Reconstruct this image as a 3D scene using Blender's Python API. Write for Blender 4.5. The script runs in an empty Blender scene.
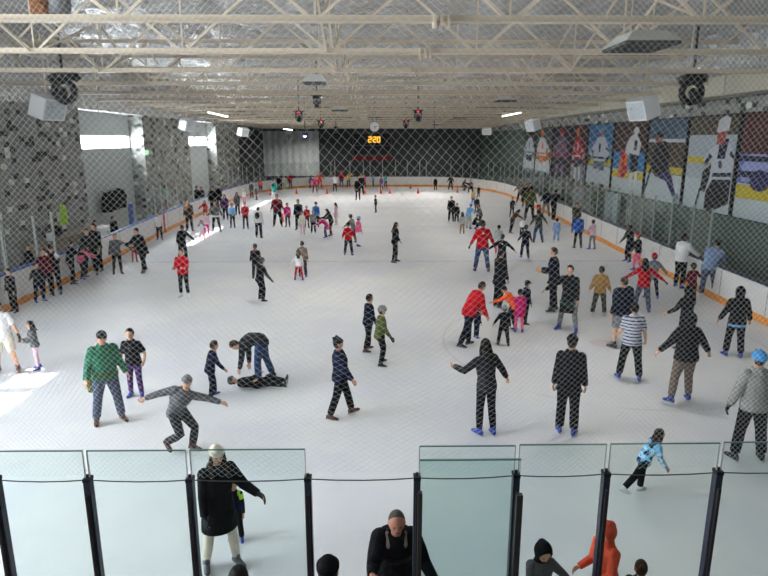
FILL, NEARL, WINST, NEARST, SUN, EXPO, BACKST, FARL = 120.0, 0.1, 18.0, 10.0, 18.0, 0.47, 0.6, 1.9
import bpy, math, random
from mathutils import Vector, Matrix
random.seed(7)
S = bpy.context.scene
COL = S.collection
R = math.radians
V = Vector
# ---------------------------------------------------------------- camera
FPX, HORIZON, VPX, CAMZ = 620.0, 140.0, 376.0, 5.0
PITCH = math.atan((288 - HORIZON) / FPX)
YAW = math.atan((384 - VPX) / FPX * math.cos(PITCH))
cd = bpy.data.cameras.new('camera'); cam = bpy.data.objects.new('camera', cd); COL.objects.link(cam)
cd.sensor_width = 36.0; cd.lens = FPX / 768 * 36.0; cd.clip_end = 300; cd.clip_start = 0.05
cam.location = (0, 0, CAMZ)
cam.rotation_euler = (math.pi / 2 - PITCH, 0, -YAW)
S.camera = cam
CM = cam.rotation_euler.to_matrix()
def ray(px, py):
    return CM @ V(((px - 384) / FPX, (288 - py) / FPX, -1.0))
def gnd(px, py, z=0.0):
    d = ray(px, py); t = (z - CAMZ) / d.z
    return V((d.x * t, d.y * t, z))
def atY(px, py, y):
    d = ray(px, py); t = y / d.y
    return V((d.x * t, y, CAMZ + d.z * t))
def atX(px, py, x):
    d = ray(px, py); t = x / d.x
    return V((x, d.y * t, CAMZ + d.z * t))
def height_at(P, px, py):
    d = ray(px, py); t = P.y / d.y
    return CAMZ + d.z * t
def pxscale(P):
    return FPX / max(1.0, (CM.inverted() @ (P - V((0, 0, CAMZ)))).z * -1)

# ---------------------------------------------------------------- mesh builder
class MB:
    def __init__(self): self.v = []; self.f = []; self.m = []
    def add(self, vs, fs, mi=0):
        o = len(self.v); self.v += [tuple(p) for p in vs]
        self.f += [tuple(i + o for i in f) for f in fs]; self.m += [mi] * len(fs)
    def box(self, c, s, rot=None, mi=0):
        x, y, z = s[0] / 2, s[1] / 2, s[2] / 2
        vs = [V((a, b, d)) for a in (-x, x) for b in (-y, y) for d in (-z, z)]
        if rot is not None: vs = [rot @ p for p in vs]
        vs = [p + V(c) for p in vs]
        self.add(vs, [(0, 1, 3, 2), (4, 6, 7, 5), (0, 4, 5, 1), (2, 3, 7, 6), (0, 2, 6, 4), (1, 5, 7, 3)], mi)
    def box2(self, a, b, mi=0):
        self.box([(a[i] + b[i]) / 2 for i in range(3)], [abs(b[i] - a[i]) for i in range(3)], None, mi)
    def beam(self, p, q, w, h, up=V((0, 0, 1)), mi=0):
        p, q = V(p), V(q); d = (q - p); L = d.length
        if L < 1e-6: return
        d.normalize(); s = d.cross(up)
        if s.length < 1e-4: s = d.cross(V((0, 1, 0)))
        s.normalize(); u = s.cross(d)
        M = Matrix((s, d, u)).transposed()
        self.box((p + q) / 2, (w, L, h), M, mi)
    def loft(self, rings, n=12, mi=0):
        """rings: (centre, xaxis, yaxis, rx, ry)"""
        vs = []; k = len(rings)
        for c, ax, ay, rx, ry in rings:
            for i in range(n):
                a = 2 * math.pi * i / n
                vs.append(V(c) + V(ax) * (rx * math.cos(a)) + V(ay) * (ry * math.sin(a)))
        fs = []
        for j in range(k - 1):
            for i in range(n):
                i2 = (i + 1) % n
                fs.append((j * n + i, j * n + i2, (j + 1) * n + i2, (j + 1) * n + i))
        fs.append(tuple(range(n - 1, -1, -1))); fs.append(tuple((k - 1) * n + i for i in range(n)))
        self.add(vs, fs, mi)
    def tube(self, pts, rads, n=10, mi=0, flat=1.0, side=None):
        pts = [V(p) for p in pts]; rings = []
        if not isinstance(rads, (list, tuple)): rads = [rads] * len(pts)
        prev = None
        for i, p in enumerate(pts):
            a = pts[max(0, i - 1)]; b = pts[min(len(pts) - 1, i + 1)]
            d = (b - a).normalized()
            if prev is None:
                x = d.cross(V((0, 1, 0))) if side is None else V(side) - d * d.dot(V(side))
                if x.length < 1e-3: x = d.cross(V((1, 0, 0)))
            else: x = prev - d * prev.dot(d)
            x.normalize(); prev = x
            rings.append((p, x, d.cross(x), rads[i], rads[i] * flat))
        self.loft(rings, n, mi)
    def ell(self, c, r, M=None, n=14, k=9, mi=0):
        c = V(c); vs = []; 
        for j in range(1, k):
            t = math.pi * j / k
            for i in range(n):
                a = 2 * math.pi * i / n
                p = V((r[0] * math.sin(t) * math.cos(a), r[1] * math.sin(t) * math.sin(a), r[2] * math.cos(t)))
                vs.append(p)
        vs.append(V((0, 0, r[2]))); vs.append(V((0, 0, -r[2])))
        if M is not None: vs = [M @ p for p in vs]
        vs = [p + c for p in vs]; fs = []
        for j in range(k - 2):
            for i in range(n):
                i2 = (i + 1) % n
                fs.append((j * n + i, (j + 1) * n + i, (j + 1) * n + i2, j * n + i2))
        t, b = len(vs) - 2, len(vs) - 1
        for i in range(n):
            i2 = (i + 1) % n
            fs.append((t, i, i2)); fs.append((b, (k - 2) * n + i2, (k - 2) * n + i))
        self.add(vs, fs, mi)
    def prism(self, poly, axis_fn, d0, d1, mi=0):
        """poly: 2-D outline; axis_fn(u, v, d) -> point"""
        n = len(poly)
        vs = [axis_fn(u, v, d0) for u, v in poly] + [axis_fn(u, v, d1) for u, v in poly]
        fs = [tuple(range(n - 1, -1, -1)), tuple(range(n, 2 * n))]
        for i in range(n): fs.append((i, (i + 1) % n, n + (i + 1) % n, n + i))
        self.add(vs, fs, mi)
    def build(self, name, mat, parent=None, smooth=False, origin=None):
        me = bpy.data.meshes.new(name)
        vs = self.v
        if origin is not None: vs = [(p[0] - origin[0], p[1] - origin[1], p[2] - origin[2]) for p in vs]
        me.from_pydata(vs, [], self.f)
        ms = mat if isinstance(mat, (list, tuple)) else [mat]
        for m in ms: me.materials.append(m)
        if len(ms) > 1: me.polygons.foreach_set('material_index', self.m)
        if smooth: me.polygons.foreach_set('use_smooth', [True] * len(me.polygons))
        me.update()
        o = bpy.data.objects.new(name, me); COL.objects.link(o)
        if origin is not None: o.location = origin
        if parent is not None: o.parent = parent
        return o
def tag(o, label=None, cat=None, group=None, kind=None):
    if label: o['label'] = label
    if cat: o['category'] = cat
    if group: o['group'] = group
    if kind: o['kind'] = kind
    return o
def empty(name, loc, label, cat, group=None, rz=0):
    o = bpy.data.objects.new(name, None); COL.objects.link(o); o.location = loc; o.rotation_euler = (0, 0, rz)
    o.empty_display_size = 0.1
    return tag(o, label, cat, group)
def struct(name, mb, mat, parent=None, **k):
    o = mb.build(name, mat, parent, **k)
    if parent is None: o['kind'] = 'structure'
    return o
def dup(root, loc, rz, label=None, group=None):
    r = root.copy(); COL.objects.link(r); r.location = loc
    if rz is not None: r.rotation_euler = (0, 0, rz)
    if label: r['label'] = label
    if group: r['group'] = group
    for ch in list(root.children):
        c = ch.copy(); COL.objects.link(c); c.parent = r
        for g in list(ch.children):
            d = g.copy(); COL.objects.link(d); d.parent = c
    return r

# ---------------------------------------------------------------- materials
def lin(h):
    h = h.lstrip('#'); c = [int(h[i:i + 2], 16) / 255 for i in (0, 2, 4)]
    return tuple(x / 12.92 if x <= .04045 else ((x + .055) / 1.055) ** 2.4 for x in c) + (1,)
def nodes(name):
    m = bpy.data.materials.new(name); m.use_nodes = True
    nt = m.node_tree; return m, nt, nt.nodes['Principled BSDF']
MC = {}
def simple(name, hexc, rough=.6, metal=0.0, spec=.4, bump=0, bscale=30, var=0, bdist=.02):
    if name in MC: return MC[name]
    m, nt, b = nodes(name)
    b.inputs['Base Color'].default_value = lin(hexc); b.inputs['Roughness'].default_value = rough
    b.inputs['Metallic'].default_value = metal; b.inputs['Specular IOR Level'].default_value = spec
    if bump or var:
        tc = nt.nodes.new('ShaderNodeTexCoord'); n = nt.nodes.new('ShaderNodeTexNoise')
        n.inputs['Scale'].default_value = bscale; n.inputs['Detail'].default_value = 4
        nt.links.new(tc.outputs['Object'], n.inputs['Vector'])
        if bump:
            bp = nt.nodes.new('ShaderNodeBump'); bp.inputs['Strength'].default_value = bump; bp.inputs['Distance'].default_value = bdist
            nt.links.new(n.outputs['Fac'], bp.inputs['Height']); nt.links.new(bp.outputs['Normal'], b.inputs['Normal'])
        if var:
            mx = nt.nodes.new('ShaderNodeMix'); mx.data_type = 'RGBA'
            c = lin(hexc); mx.inputs['A'].default_value = tuple(x * (1 - var) for x in c[:3]) + (1,)
            mx.inputs['B'].default_value = tuple(min(1, x * (1 + var)) for x in c[:3]) + (1,)
            nt.links.new(n.outputs['Fac'], mx.inputs['Factor']); nt.links.new(mx.outputs['Result'], b.inputs['Base Color'])
    MC[name] = m; return m
def emis(name, hexc, st):
    if name in MC: return MC[name]
    m = bpy.data.materials.new(name); m.use_nodes = True; nt = m.node_tree; nt.nodes.clear()
    e = nt.nodes.new('ShaderNodeEmission'); o = nt.nodes.new('ShaderNodeOutputMaterial')
    e.inputs[0].default_value = lin(hexc); e.inputs[1].default_value = st
    nt.links.new(e.outputs[0], o.inputs[0]); MC[name] = m; return m
def glass(name, tint, refl=.06, rough=.03):
    m = bpy.data.materials.new(name); m.use_nodes = True; nt = m.node_tree; nt.nodes.clear()
    t = nt.nodes.new('ShaderNodeBsdfTransparent'); g = nt.nodes.new('ShaderNodeBsdfGlossy'); mx = nt.nodes.new('ShaderNodeMixShader')
    o = nt.nodes.new('ShaderNodeOutputMaterial'); fr = nt.nodes.new('ShaderNodeLayerWeight'); fr.inputs[0].default_value = .5
    pw = nt.nodes.new('ShaderNodeMath'); pw.operation = 'POWER'; pw.inputs[1].default_value = 4.0
    ma = nt.nodes.new('ShaderNodeMath'); ma.operation = 'MULTIPLY_ADD'; ma.use_clamp = True; ma.inputs[1].default_value = .3; ma.inputs[2].default_value = refl * .3
    t.inputs[0].default_value = lin(tint); g.inputs[0].default_value = (.9, .95, .93, 1); g.inputs[1].default_value = rough
    nt.links.new(fr.outputs['Facing'], pw.inputs[0]); nt.links.new(pw.outputs[0], ma.inputs[0]); nt.links.new(ma.outputs[0], mx.inputs[0])
    nt.links.new(t.outputs[0], mx.inputs[1]); nt.links.new(g.outputs[0], mx.inputs[2]); nt.links.new(mx.outputs[0], o.inputs[0])
    MC[name] = m; return m
CLOTH = dict(black='#15161a', charcoal='#2b2d32', navy='#171d33', darknavy='#111626', red='#b3121f', maroon='#5e1a26', green='#2c6b52',
    darkgreen='#1f3a30', olive='#50552e', tan='#9a7442', khaki='#8f8062', grey='#77797c', lightgrey='#a9abad', midgrey='#5b5d61',
    white='#dcdcde', cream='#cfc8b8', pink='#e5638f', fuchsia='#c4246f', palepink='#d5b3c2', blue='#2f5fb0', denim='#33456a', paledenim='#5c6f90',
    lightblue='#7d9ed0', skyblue='#6fa9dc', teal='#2aa59a', turquoise='#2bb5c0', purple='#4a2c63', violet='#6a4f96', orange='#e2572a', yellow='#c9a040',
    brown='#4a3526', grayolive='#3c3d35', lime='#a8d93a', mint='#8fcf8f', steelblue='#7389ab', greyblue='#4b5468', mocha='#786a60', coral='#d9573f', beige='#b7a587', stone='#868683', helmblue='#2f86c4')
def cloth(c): return simple('cloth_' + c, CLOTH[c], .9, 0, .15, .6, 8, .15, .06)
def skin(k): return simple('skin_' + k, dict(light='#c99a80', mid='#a8775a', dark='#5a3a2a', red='#b07a66')[k], .6, 0, .3)
def hairm(c): return simple('hair_' + c, dict(black='#14110f', brown='#38261b', dark='#201814', grey='#4a4540', auburn='#4e3222', blond='#8a6a42')[c], .7, 0, .25, .5, 60)
SK = dict(blue='#22398f', white='#d6d6d8', brown='#4d2c20', black='#17171a', grey='#55565a', dark='#2a2420')
def skatem(c): return simple('skate_' + c, SK[c], .45, 0, .5)
STEEL = simple('blade_steel', '#b8bcc2', .3, .9)
def stripe_mat():
    m, nt, b = nodes('striped_cloth'); L = nt.links.new
    tc = nt.nodes.new('ShaderNodeTexCoord'); w = nt.nodes.new('ShaderNodeTexWave'); w.wave_type = 'BANDS'; w.bands_direction = 'Z'; w.inputs['Scale'].default_value = 4.6; w.inputs['Distortion'].default_value = .3
    r = nt.nodes.new('ShaderNodeValToRGB'); e = r.color_ramp.elements; e[0].position = .62; e[0].color = lin('#b9bcc6'); e[1].position = .7; e[1].color = lin('#2a3050')
    L(tc.outputs['Object'], w.inputs[0]); L(w.outputs['Fac'], r.inputs[0]); L(r.outputs[0], b.inputs['Base Color']); b.inputs['Roughness'].default_value = .9; return m
def camo_mat():
    m, nt, b = nodes('blue_camouflage_cloth'); L = nt.links.new
    tc = nt.nodes.new('ShaderNodeTexCoord'); n = nt.nodes.new('ShaderNodeTexNoise'); n.inputs['Scale'].default_value = 9; n.inputs['Detail'].default_value = 1
    r = nt.nodes.new('ShaderNodeValToRGB'); r.color_ramp.interpolation = 'CONSTANT'; e = r.color_ramp.elements
    e[0].position = 0; e[0].color = lin('#1a2438'); e[1].position = .42; e[1].color = lin('#6fb4dc'); q = e.new(.55); q.color = lin('#d0dce8'); q = e.new(.62); q.color = lin('#3f8cc4')
    L(tc.outputs['Object'], n.inputs[0]); L(n.outputs['Fac'], r.inputs[0]); L(r.outputs[0], b.inputs['Base Color']); b.inputs['Roughness'].default_value = .9; return m
STRIPE, CAMO = stripe_mat(), camo_mat()
# ---------------------------------------------------------------- people
X, Y, Z = V((1, 0, 0)), V((0, 1, 0)), V((0, 0, 1))
def rx(v, a):   # pitch forward: +z turns towards +y
    c, s = math.cos(a), math.sin(a); return V((v.x, v.y * c + v.z * s, -v.y * s + v.z * c))
def ry(v, a):
    c, s = math.cos(a), math.sin(a); return V((v.x * c + v.z * s, v.y, -v.x * s + v.z * c))
def rz(v, a):
    c, s = math.cos(a), math.sin(a); return V((v.x * c - v.y * s, v.x * s + v.y * c, v.z))
POSES = {
 'stand': dict(lean=3, aL=(4, 8, 12), aR=(4, 8, 12), lL=(2, 4, 4), lR=(-2, 4, 4)),
 'relax': dict(lean=5, aL=(8, 12, 25), aR=(2, 10, 15), lL=(8, 5, 10), lR=(-3, 5, 5)),
 'walk': dict(lean=8, aL=(-18, 8, 15), aR=(18, 8, 20), lL=(20, 3, 8), lR=(-18, 4, 14)),
 'glide': dict(lean=14, aL=(15, 22, 25), aR=(10, 22, 25), lL=(22, 7, 30), lR=(10, 7, 24)),
 'push': dict(lean=16, aL=(25, 25, 20), aR=(-5, 30, 15), lL=(22, 4, 30), lR=(-22, 16, 22)),
 'wide': dict(lean=8, aL=(8, 48, 12), aR=(8, 48, 12), lL=(10, 10, 16), lR=(2, 10, 16)),
 'armR': dict(lean=6, aL=(35, 15, 100), aR=(12, 48, 8), lL=(4, 4, 8), lR=(-2, 5, 8)),
 'tee': dict(lean=35, aL=(10, 82, 5), aR=(10, 82, 5), lL=(30, 4, 40), lR=(-20, 10, 30)),
 'hold': dict(lean=6, aL=(16, 8, 78), aR=(16, 8, 72), lL=(3, 4, 6), lR=(-2, 4, 6)),
 'pocket': dict(lean=4, aL=(-8, 20, 45), aR=(-8, 20, 45), lL=(6, 9, 8), lR=(-2, 9, 6)),
 'reachF': dict(lean=14, aL=(58, 8, 20), aR=(50, 8, 25), lL=(8, 4, 10), lR=(-6, 4, 10)),
 'lean': dict(lean=30, aL=(45, 10, 40), aR=(45, 10, 40), lL=(16, 5, 14), lR=(0, 5, 10)),
 'stoop': dict(lean=52, aL=(55, 14, 15), aR=(50, 14, 15), lL=(25, 6, 28), lR=(8, 8, 22), hp=15),
 'bend': dict(lean=88, aL=(22, 6, 8), aR=(14, 6, 8), lL=(8, 7, 10), lR=(-6, 9, 12), hp=10),
 'crouch': dict(lean=30, aL=(60, 10, 40), aR=(60, 10, 40), lL=(95, 10, 120), lR=(70, 10, 125)),
 'run': dict(lean=22, aL=(-25, 20, 30), aR=(40, 15, 50), lL=(38, 4, 30), lR=(-22, 6, 20)),
 'high': dict(lean=4, aL=(8, 115, 15), aR=(4, 15, 10), lL=(4, 6, 6), lR=(-2, 6, 6)),
}
def chain(p, d, L): return p + d * L
class Skel: pass
def skeleton(pose, hs=1.0, head=(0, 0)):
    k = Skel(); lean = R(pose.get('lean', 0))
    k.hip = V((0, 0, .95))
    d1 = rx(Z, lean * .5); d2 = rx(Z, lean)
    side = R(pose.get('side', 0)); d1 = ry(d1, side * .6); d2 = ry(d2, side)
    tw = R(pose.get('twist', 0))
    k.d1, k.d2 = d1, d2
    def sp(z):
        if z <= .95: return k.hip + Z * (z - .95)
        if z <= 1.12: return k.hip + d1 * (z - .95)
        return k.hip + d1 * .17 + d2 * (z - 1.12)
    def sd(z): return Z if z < .95 else ((d1 + Z * .4).normalized() if z < 1.12 else d2)
    k.sp, k.sd = sp, sd
    def ax(z):
        x = rz(X, tw) if z > 1.1 else X
        d = sd(z); x = (x - d * d.dot(x)).normalized(); return x, d.cross(x) * 1.0
    k.ax = ax
    hp = R(pose.get('hp', 0)); hy = R(pose.get('hy', 0))
    k.neck = sp(1.47)
    hd = rx(Z, lean * .55 + hp); hd = ry(hd, side * .6); k.hd = hd
    hx = rz(X, hy + tw); hx = (hx - hd * hd.dot(hx)).normalized(); k.hx = hx; k.hf = hd.cross(hx)
    k.hs = hs
    k.head = k.neck + d2 * .045 + hd * (.045 + .075 * hs)
    k.hM = Matrix((hx, k.hf, hd)).transposed()
    k.arms = []
    xs, _ = ax(1.4)
    for sgn, key in ((-1, 'aL'), (1, 'aR')):
        fl, ab, el = [R(a) for a in pose[key]]
        sh = sp(1.385) + xs * (.162 * sgn)
        def dirn(f):
            v = V((0, math.sin(f), -math.cos(f)))           # flexed forward
            v = ry(v, -sgn * ab) if False else V((sgn * math.sin(ab) * 1.0, v.y * math.cos(ab) , v.z * math.cos(ab))).normalized()
            return rz(v, tw)
        u = dirn(fl); e = sh + u * .29
        sp2 = ab * (.9 if el < .9 else .25)
        fv = V((sgn * math.sin(sp2), math.sin(fl + el) * math.cos(sp2), -math.cos(fl + el) * math.cos(sp2))).normalized(); fv = rz(fv, tw)
        w = e + fv * .25
        k.arms.append((sgn, sh, e, w, fv))
    k.legs = []
    for sgn, key in ((-1, 'lL'), (1, 'lR')):
        fl, ab, kn = [R(a) for a in pose[key]]
        h = k.hip + X * (.088 * sgn) - Z * .03
        u = V((sgn * math.sin(ab), math.sin(fl) * math.cos(ab), -math.cos(fl) * math.cos(ab)))
        kn_p = h + u * .43
        s = V((sgn * math.sin(ab * .8), math.sin(fl - kn) * math.cos(ab), -math.cos(fl - kn) * math.cos(ab)))
        an = kn_p + s * .42
        ft = max(R(-50), min(R(35), (fl - kn) * .55)); out = R(14)
        fd = V((sgn * math.sin(out), math.cos(out), 0)); fd = (fd + Z * math.sin(ft)).normalized()
        k.legs.append((sgn, h, kn_p, an, fd))
    low = min(l[3].z - .085 + min(0, -.0) - max(0, -l[4].z) * .12 for l in k.legs)
    k.drop = low
    top = max((k.head + k.hd * .118 * hs).z, k.sp(1.42).z + .06, k.sp(1.0).z + .1, k.sp(1.25).z + .1)
    k.top = top - low
    cx = sum(l[3].x for l in k.legs) / 2; cy = sum(l[3].y for l in k.legs) / 2
    k.off = V((-cx, -cy, -low))
    return k
def rings_torso(k, spec, infl=0.0):
    out = []
    for z, a, b, fy in spec:
        x, y = k.ax(z); out.append((k.sp(z) + y * fy, x, y, a + infl, b + infl))
    return out
TORSO = [(.80, .12, .10, 0), (.86, .165, .125, -.01), (.93, .17, .125, -.01), (1.0, .155, .115, 0), (1.08, .143, .105, .005), (1.18, .155, .115, .01), (1.29, .17, .12, .01), (1.37, .16, .105, 0), (1.43, .115, .082, 0), (1.475, .068, .065, 0)]
def hand(mb, k, w, fv, sgn, curl=.45, sc=1.0, fingers=True):
    fv = fv.normalized(); side = fv.cross(V((sgn, 0.15, 0)).normalized())
    if side.length < .2: side = fv.cross(Y)
    side.normalize()                                   # across the palm
    nrm = side.cross(fv).normalized()
    if nrm.dot(V((-sgn, 0, 0))) < 0: nrm = -nrm         # palm faces the body
    if side.dot(Y) < 0: side = -side                    # thumb side forward
    L = .085 * sc
    mb.loft([(w - fv * .02, side, nrm, .027 * sc, .02 * sc), (w + fv * L * .35, side, nrm, .038 * sc, .018 * sc), (w + fv * L * .8, side, nrm, .043 * sc, .016 * sc), (w + fv * L, side, nrm, .038 * sc, .013 * sc)], 10)
    if not fingers:
        mb.tube([w + fv * L * .9, w + fv * L * 1.5 + nrm * .015, w + fv * L * 1.75 + nrm * .04], [.03 * sc, .026 * sc, .015 * sc], 8)
        return
    for i, ln in enumerate((.068, .08, .085, .076)):
        b = w + fv * (L * .95) + side * ((i - 1.5) * .0215 * sc)
        c1 = curl * (.9 + .1 * i)
        dA = (fv * math.cos(c1) + nrm * math.sin(c1)); dB = fv * math.cos(c1 * 2.1) + nrm * math.sin(c1 * 2.1)
        m = b + dA * ln * .5 * sc; e = m + dB * ln * .5 * sc
        mb.tube([b - fv * .02 * sc, m, e], [.0098 * sc, .0092 * sc, .0075 * sc], 7)
    tb = w + fv * L * .3 + side * .03 * sc
    td = (fv * .6 + side * .7 + nrm * .35).normalized()
    mb.tube([tb - td * .015, tb + td * .035 * sc, tb + (td * .6 + fv * .6).normalized() * .065 * sc], [.013 * sc, .011 * sc, .009 * sc], 7)
def cut_ell(c, r, M, planes, thick_n=20, k=14):
    """closed ellipsoid clipped by planes (point, normal) in head space"""
    import bmesh
    mb = MB(); mb.ell((0, 0, 0), r, None, thick_n, k)
    me = bpy.data.meshes.new('tmp'); me.from_pydata(mb.v, [], mb.f)
    bm = bmesh.new(); bm.from_mesh(me); bpy.data.meshes.remove(me)
    for p, n in planes:
        g = bm.verts[:] + bm.edges[:] + bm.faces[:]
        bmesh.ops.bisect_plane(bm, geom=g, plane_co=p, plane_no=n, clear_outer=True)
        bmesh.ops.holes_fill(bm, edges=[e for e in bm.edges if e.is_boundary], sides=0)
    out = MB(); bm.verts.ensure_lookup_table()
    idx = {v: i for i, v in enumerate(bm.verts)}
    out.add([c + M @ v.co for v in bm.verts], [[idx[v] for v in f.verts] for f in bm.faces]); bm.free()
    return out
def voxel(o, size, sm=2, fac=.5):
    r = o.modifiers.new('Remesh', 'REMESH'); r.mode = 'VOXEL'; r.voxel_size = size; r.use_smooth_shade = True
    if sm:
        s = o.modifiers.new('Smooth', 'SMOOTH'); s.factor = fac; s.iterations = sm
def make_person(loc, face, pose, scale, hair, top, bot, skate, label, kid=False, ppm=40, sk='light', fixed_m=None, group='skaters on the ice', hs=None, **kw):
    pose = dict(POSES[pose]) if isinstance(pose, str) else dict(pose)
    for q in ('lean', 'twist', 'aL', 'aR', 'lL', 'lR', 'hp', 'hy', 'side'):
        if q in kw: pose[q] = kw[q]
    hs = hs or (1.28 if kid == 2 else 1.16 if kid else 1.02)
    k = skeleton(pose, hs)
    s = scale
    big = ppm * s * 1.75
    vox = (.0085 if big > 88 else .012 if big > 62 else .017 if big > 40 else .024) / 1.0
    vox *= kw.get('vox', 1)
    fat = kw.get('fat', 1.0); n = 14 if big > 60 else 10
    def fin(mb): 
        mb.v = [tuple((V(p) + k.off) * s) for p in mb.v]; return mb
    # --- body
    mb = MB()
    mb.loft(rings_torso(k, [(z, a * fat, b * fat, f) for z, a, b, f in TORSO]), n)
    mb.tube([k.sp(1.44), k.sp(1.50), k.head - k.hd * .03], [.062, .056, .056], n)
    H = k.head; M = k.hM
    mb.ell(H, (.08 * hs, .094 * hs, .112 * hs), M, 16, 11)
    mb.ell(H + M @ V((0, .022, -.062)) * hs, (.052 * hs, .062 * hs, .052 * hs), M, 12, 8)      # jaw
    if big > 34:
        mb.loft([(H + M @ V((0, .086, .02)) * hs, k.hx, k.hd, .011 * hs, .01 * hs), (H + M @ V((0, .105, -.02)) * hs, k.hx, k.hd, .017 * hs, .013 * hs), (H + M @ V((0, .075, -.03)) * hs, k.hx, k.hd, .012 * hs, .01 * hs)], 8)
        for sg in (-1, 1): mb.ell(H + M @ V((.077 * sg, -.006, -.008)) * hs, (.012 * hs, .02 * hs, .032 * hs), M, 8, 6)
    for sgn, sh, e, w, fv in k.arms:
        mid = sh + (e - sh) * .5
        mb.ell(sh, (.054 * fat,) * 3, None, 10, 7); mb.tube([sh, sh + (e - sh) * .15, mid, e, e + (w - e) * .35, w], [.05, .054 * fat, .048 * fat, .039, .04, .028], n)
        hand(mb, k, w, fv, sgn, kw.get('curl', .45), 1.0, big > 55)
    for sgn, h, kn, an, fd in k.legs:
        mb.tube([h + Z * .03, h + (kn - h) * .3, kn, kn + (an - kn) * .32, an], [.088 * fat, .082 * fat, .055, .056, .036], n)
        mb.tube([an - fd * .04 - Z * .03, an + fd * .05 - Z * .045, an + fd * .14 - Z * .055], [.036, .036, .026], 8)
    body = fin(mb).build('person', skin(sk), None, True); voxel(body, vox * s if not kid else vox * s, 2)
    body.location = loc
    if fixed_m is not None: body.matrix_world = fixed_m
    else: body.rotation_euler = (0, 0, -R(face))
    tag(body, label, 'person', group)
    def kid_obj(mb, name, mat, vx=None, sm=2):
        o = fin(mb).build(name, mat, body, True)
        if vx: voxel(o, vx * s, sm)
        return o
    # --- upper garment
    ttype, tc = top.split(':')
    puff = kw.get('puff', .028)
    hem = {'jacket': .84, 'sweater': .86, 'tshirt': .86, 'coat': .62, 'dress': .60, 'vest': .86}[ttype]
    hem = kw.get('hem', hem)
    mb = MB(); spec = []
    if hem < .8: spec += [(hem, .205 * fat, .17 * fat, -.005), ((hem + .86) / 2, .195 * fat, .155 * fat, -.008)]
    spec += [(max(hem, .83), .172 * fat, .135 * fat, -.008)] + [(z, a * fat * 1.02, b * fat * 1.05, f) for z, a, b, f in TORSO[2:9]] + [(1.47, .072, .066, -.002), (1.50, .06, .056, -.004)]
    mb.loft(rings_torso(k, spec, puff), n + 4)
    short = ttype == 'tshirt' or kw.get('short')
    for sgn, sh, e, w, fv in k.arms:
        if ttype == 'vest': continue
        if short:
            mb.ell(sh, (.066 * fat + puff * .6,) * 3, None, 12, 8); mb.tube([sh, sh + (e - sh) * .3, sh + (e - sh) * .8], [.06 * fat + puff * .5, .06 * fat + puff * .5, .058 + puff * .5], n)
        else:
            mb.ell(sh, ((.066 + puff * .7) * fat,) * 3, None, 12, 8); mb.tube([sh, sh + (e - sh) * .18, sh + (e - sh) * .55, e, e + (w - e) * .4, e + (w - e) * .95], [.058 + puff * .6, (.06 + puff * .75) * fat, (.053 + puff * .7) * fat, .045 + puff * .7, .042 + puff * .6, .032 + puff * .6], n)
    if kw.get('hoodback'):
        x, y = k.ax(1.45); mb.ell(k.sp(1.45) - y * .095, (.10, .055, .085), Matrix((x, y, k.sd(1.45))).transposed(), 12, 8)
    mt = {'stripe': STRIPE, 'camo': CAMO}[kw['topmat']] if 'topmat' in kw else cloth(tc)
    jk = kid_obj(mb, {'vest': 'vest'}.get(ttype, ttype.replace('tshirt', 't_shirt')), mt, vox)
    # --- lower garment
    btype, bc = bot.split(':')
    mb = MB(); bi = kw.get('bi', {'leggings': .012, 'shorts': .03, 'jeans': .022, 'trousers': .024, 'skirt': .012}[btype])
    mb.loft(rings_torso(k, [(.79, .12 * fat, .10 * fat, 0), (.86, .163 * fat, .123 * fat, -.01), (.93, .166 * fat, .122 * fat, -.01), (1.0, .15 * fat, .112 * fat, 0)], bi), n)
    for sgn, h, kn, an, fd in k.legs:
        if btype == 'shorts':
            mb.tube([h + Z * .03, h + (kn - h) * .35, kn - (kn - h) * .04], [.09 * fat + bi, .085 * fat + bi, .07 + bi], n)
        else:
            flare = .02 if btype in ('jeans', 'trousers') else .006
            mb.tube([h + Z * .03, h + (kn - h) * .35, kn, kn + (an - kn) * .35, kn + (an - kn) * .88], [.088 * fat + bi, .08 * fat + bi, .056 + bi, .056 + bi, .04 + bi + flare * .5], n)
    kid_obj(mb, {'skirt': 'leggings'}.get(btype, btype), cloth(bc) if 'botmat' not in kw else kw['botmat'], vox)
    if btype == 'skirt':
        mb = MB(); mb.loft(rings_torso(k, [(.62, .25, .22, 0), (.72, .225, .19, 0), (.86, .185, .15, 0), (1.0, .165, .13, 0)]), 18)
        kid_obj(mb, 'skirt', cloth(kw['skirt']))
    # --- skates
    for sgn, h, kn, an, fd in k.legs:
        sole = an - Z * .06; side = fd.cross(Z).normalized(); up = side.cross(fd)
        mb = MB()
        mb.tube([an + (kn - an) * .2, an + (kn - an) * .02, an - up * .02 + fd * .01], [.052, .05, .052], 10, flat=1.15, side=side)
        mb.loft([(sole - fd * .085 + up * .025, side, up, .028, .035), (sole - fd * .05 + up * .035, side, up, .04, .055), (sole + fd * .03 + up * .035, side, up, .043, .052), (sole + fd * .10 + up * .018, side, up, .046, .036), (sole + fd * .165 + up * .012, side, up, .04, .028), (sole + fd * .19 + up * .008, side, up, .02, .015)], 12)
        sc_ = kw.get('shoe')
        if big > 45: so = kid_obj(mb, 'shoe' if sc_ else 'skate', skatem(skate), vox * .9)
        else: so = kid_obj(mb, 'shoe' if sc_ else 'skate', skatem(skate))
        if big > 45 and not sc_:
            mb = MB(); c = sole - up * .012
            f = lambda u, v, d: c + fd * u + up * v + side * d
            mb.prism([(-.10, .0), (-.06, .02), (-.03, .0), (.02, .0), (.06, .02), (.15, .015), (.17, -.005), (.18, -.012), (.165, -.022), (-.10, -.022)], f, -.004, .004)
            b = kid_obj(mb, 'blade', STEEL); b.parent = so
    # --- head gear
    ht, hc = hair.split(':')
    F = lambda x, y, z: V((x, y, z)) * hs
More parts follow.
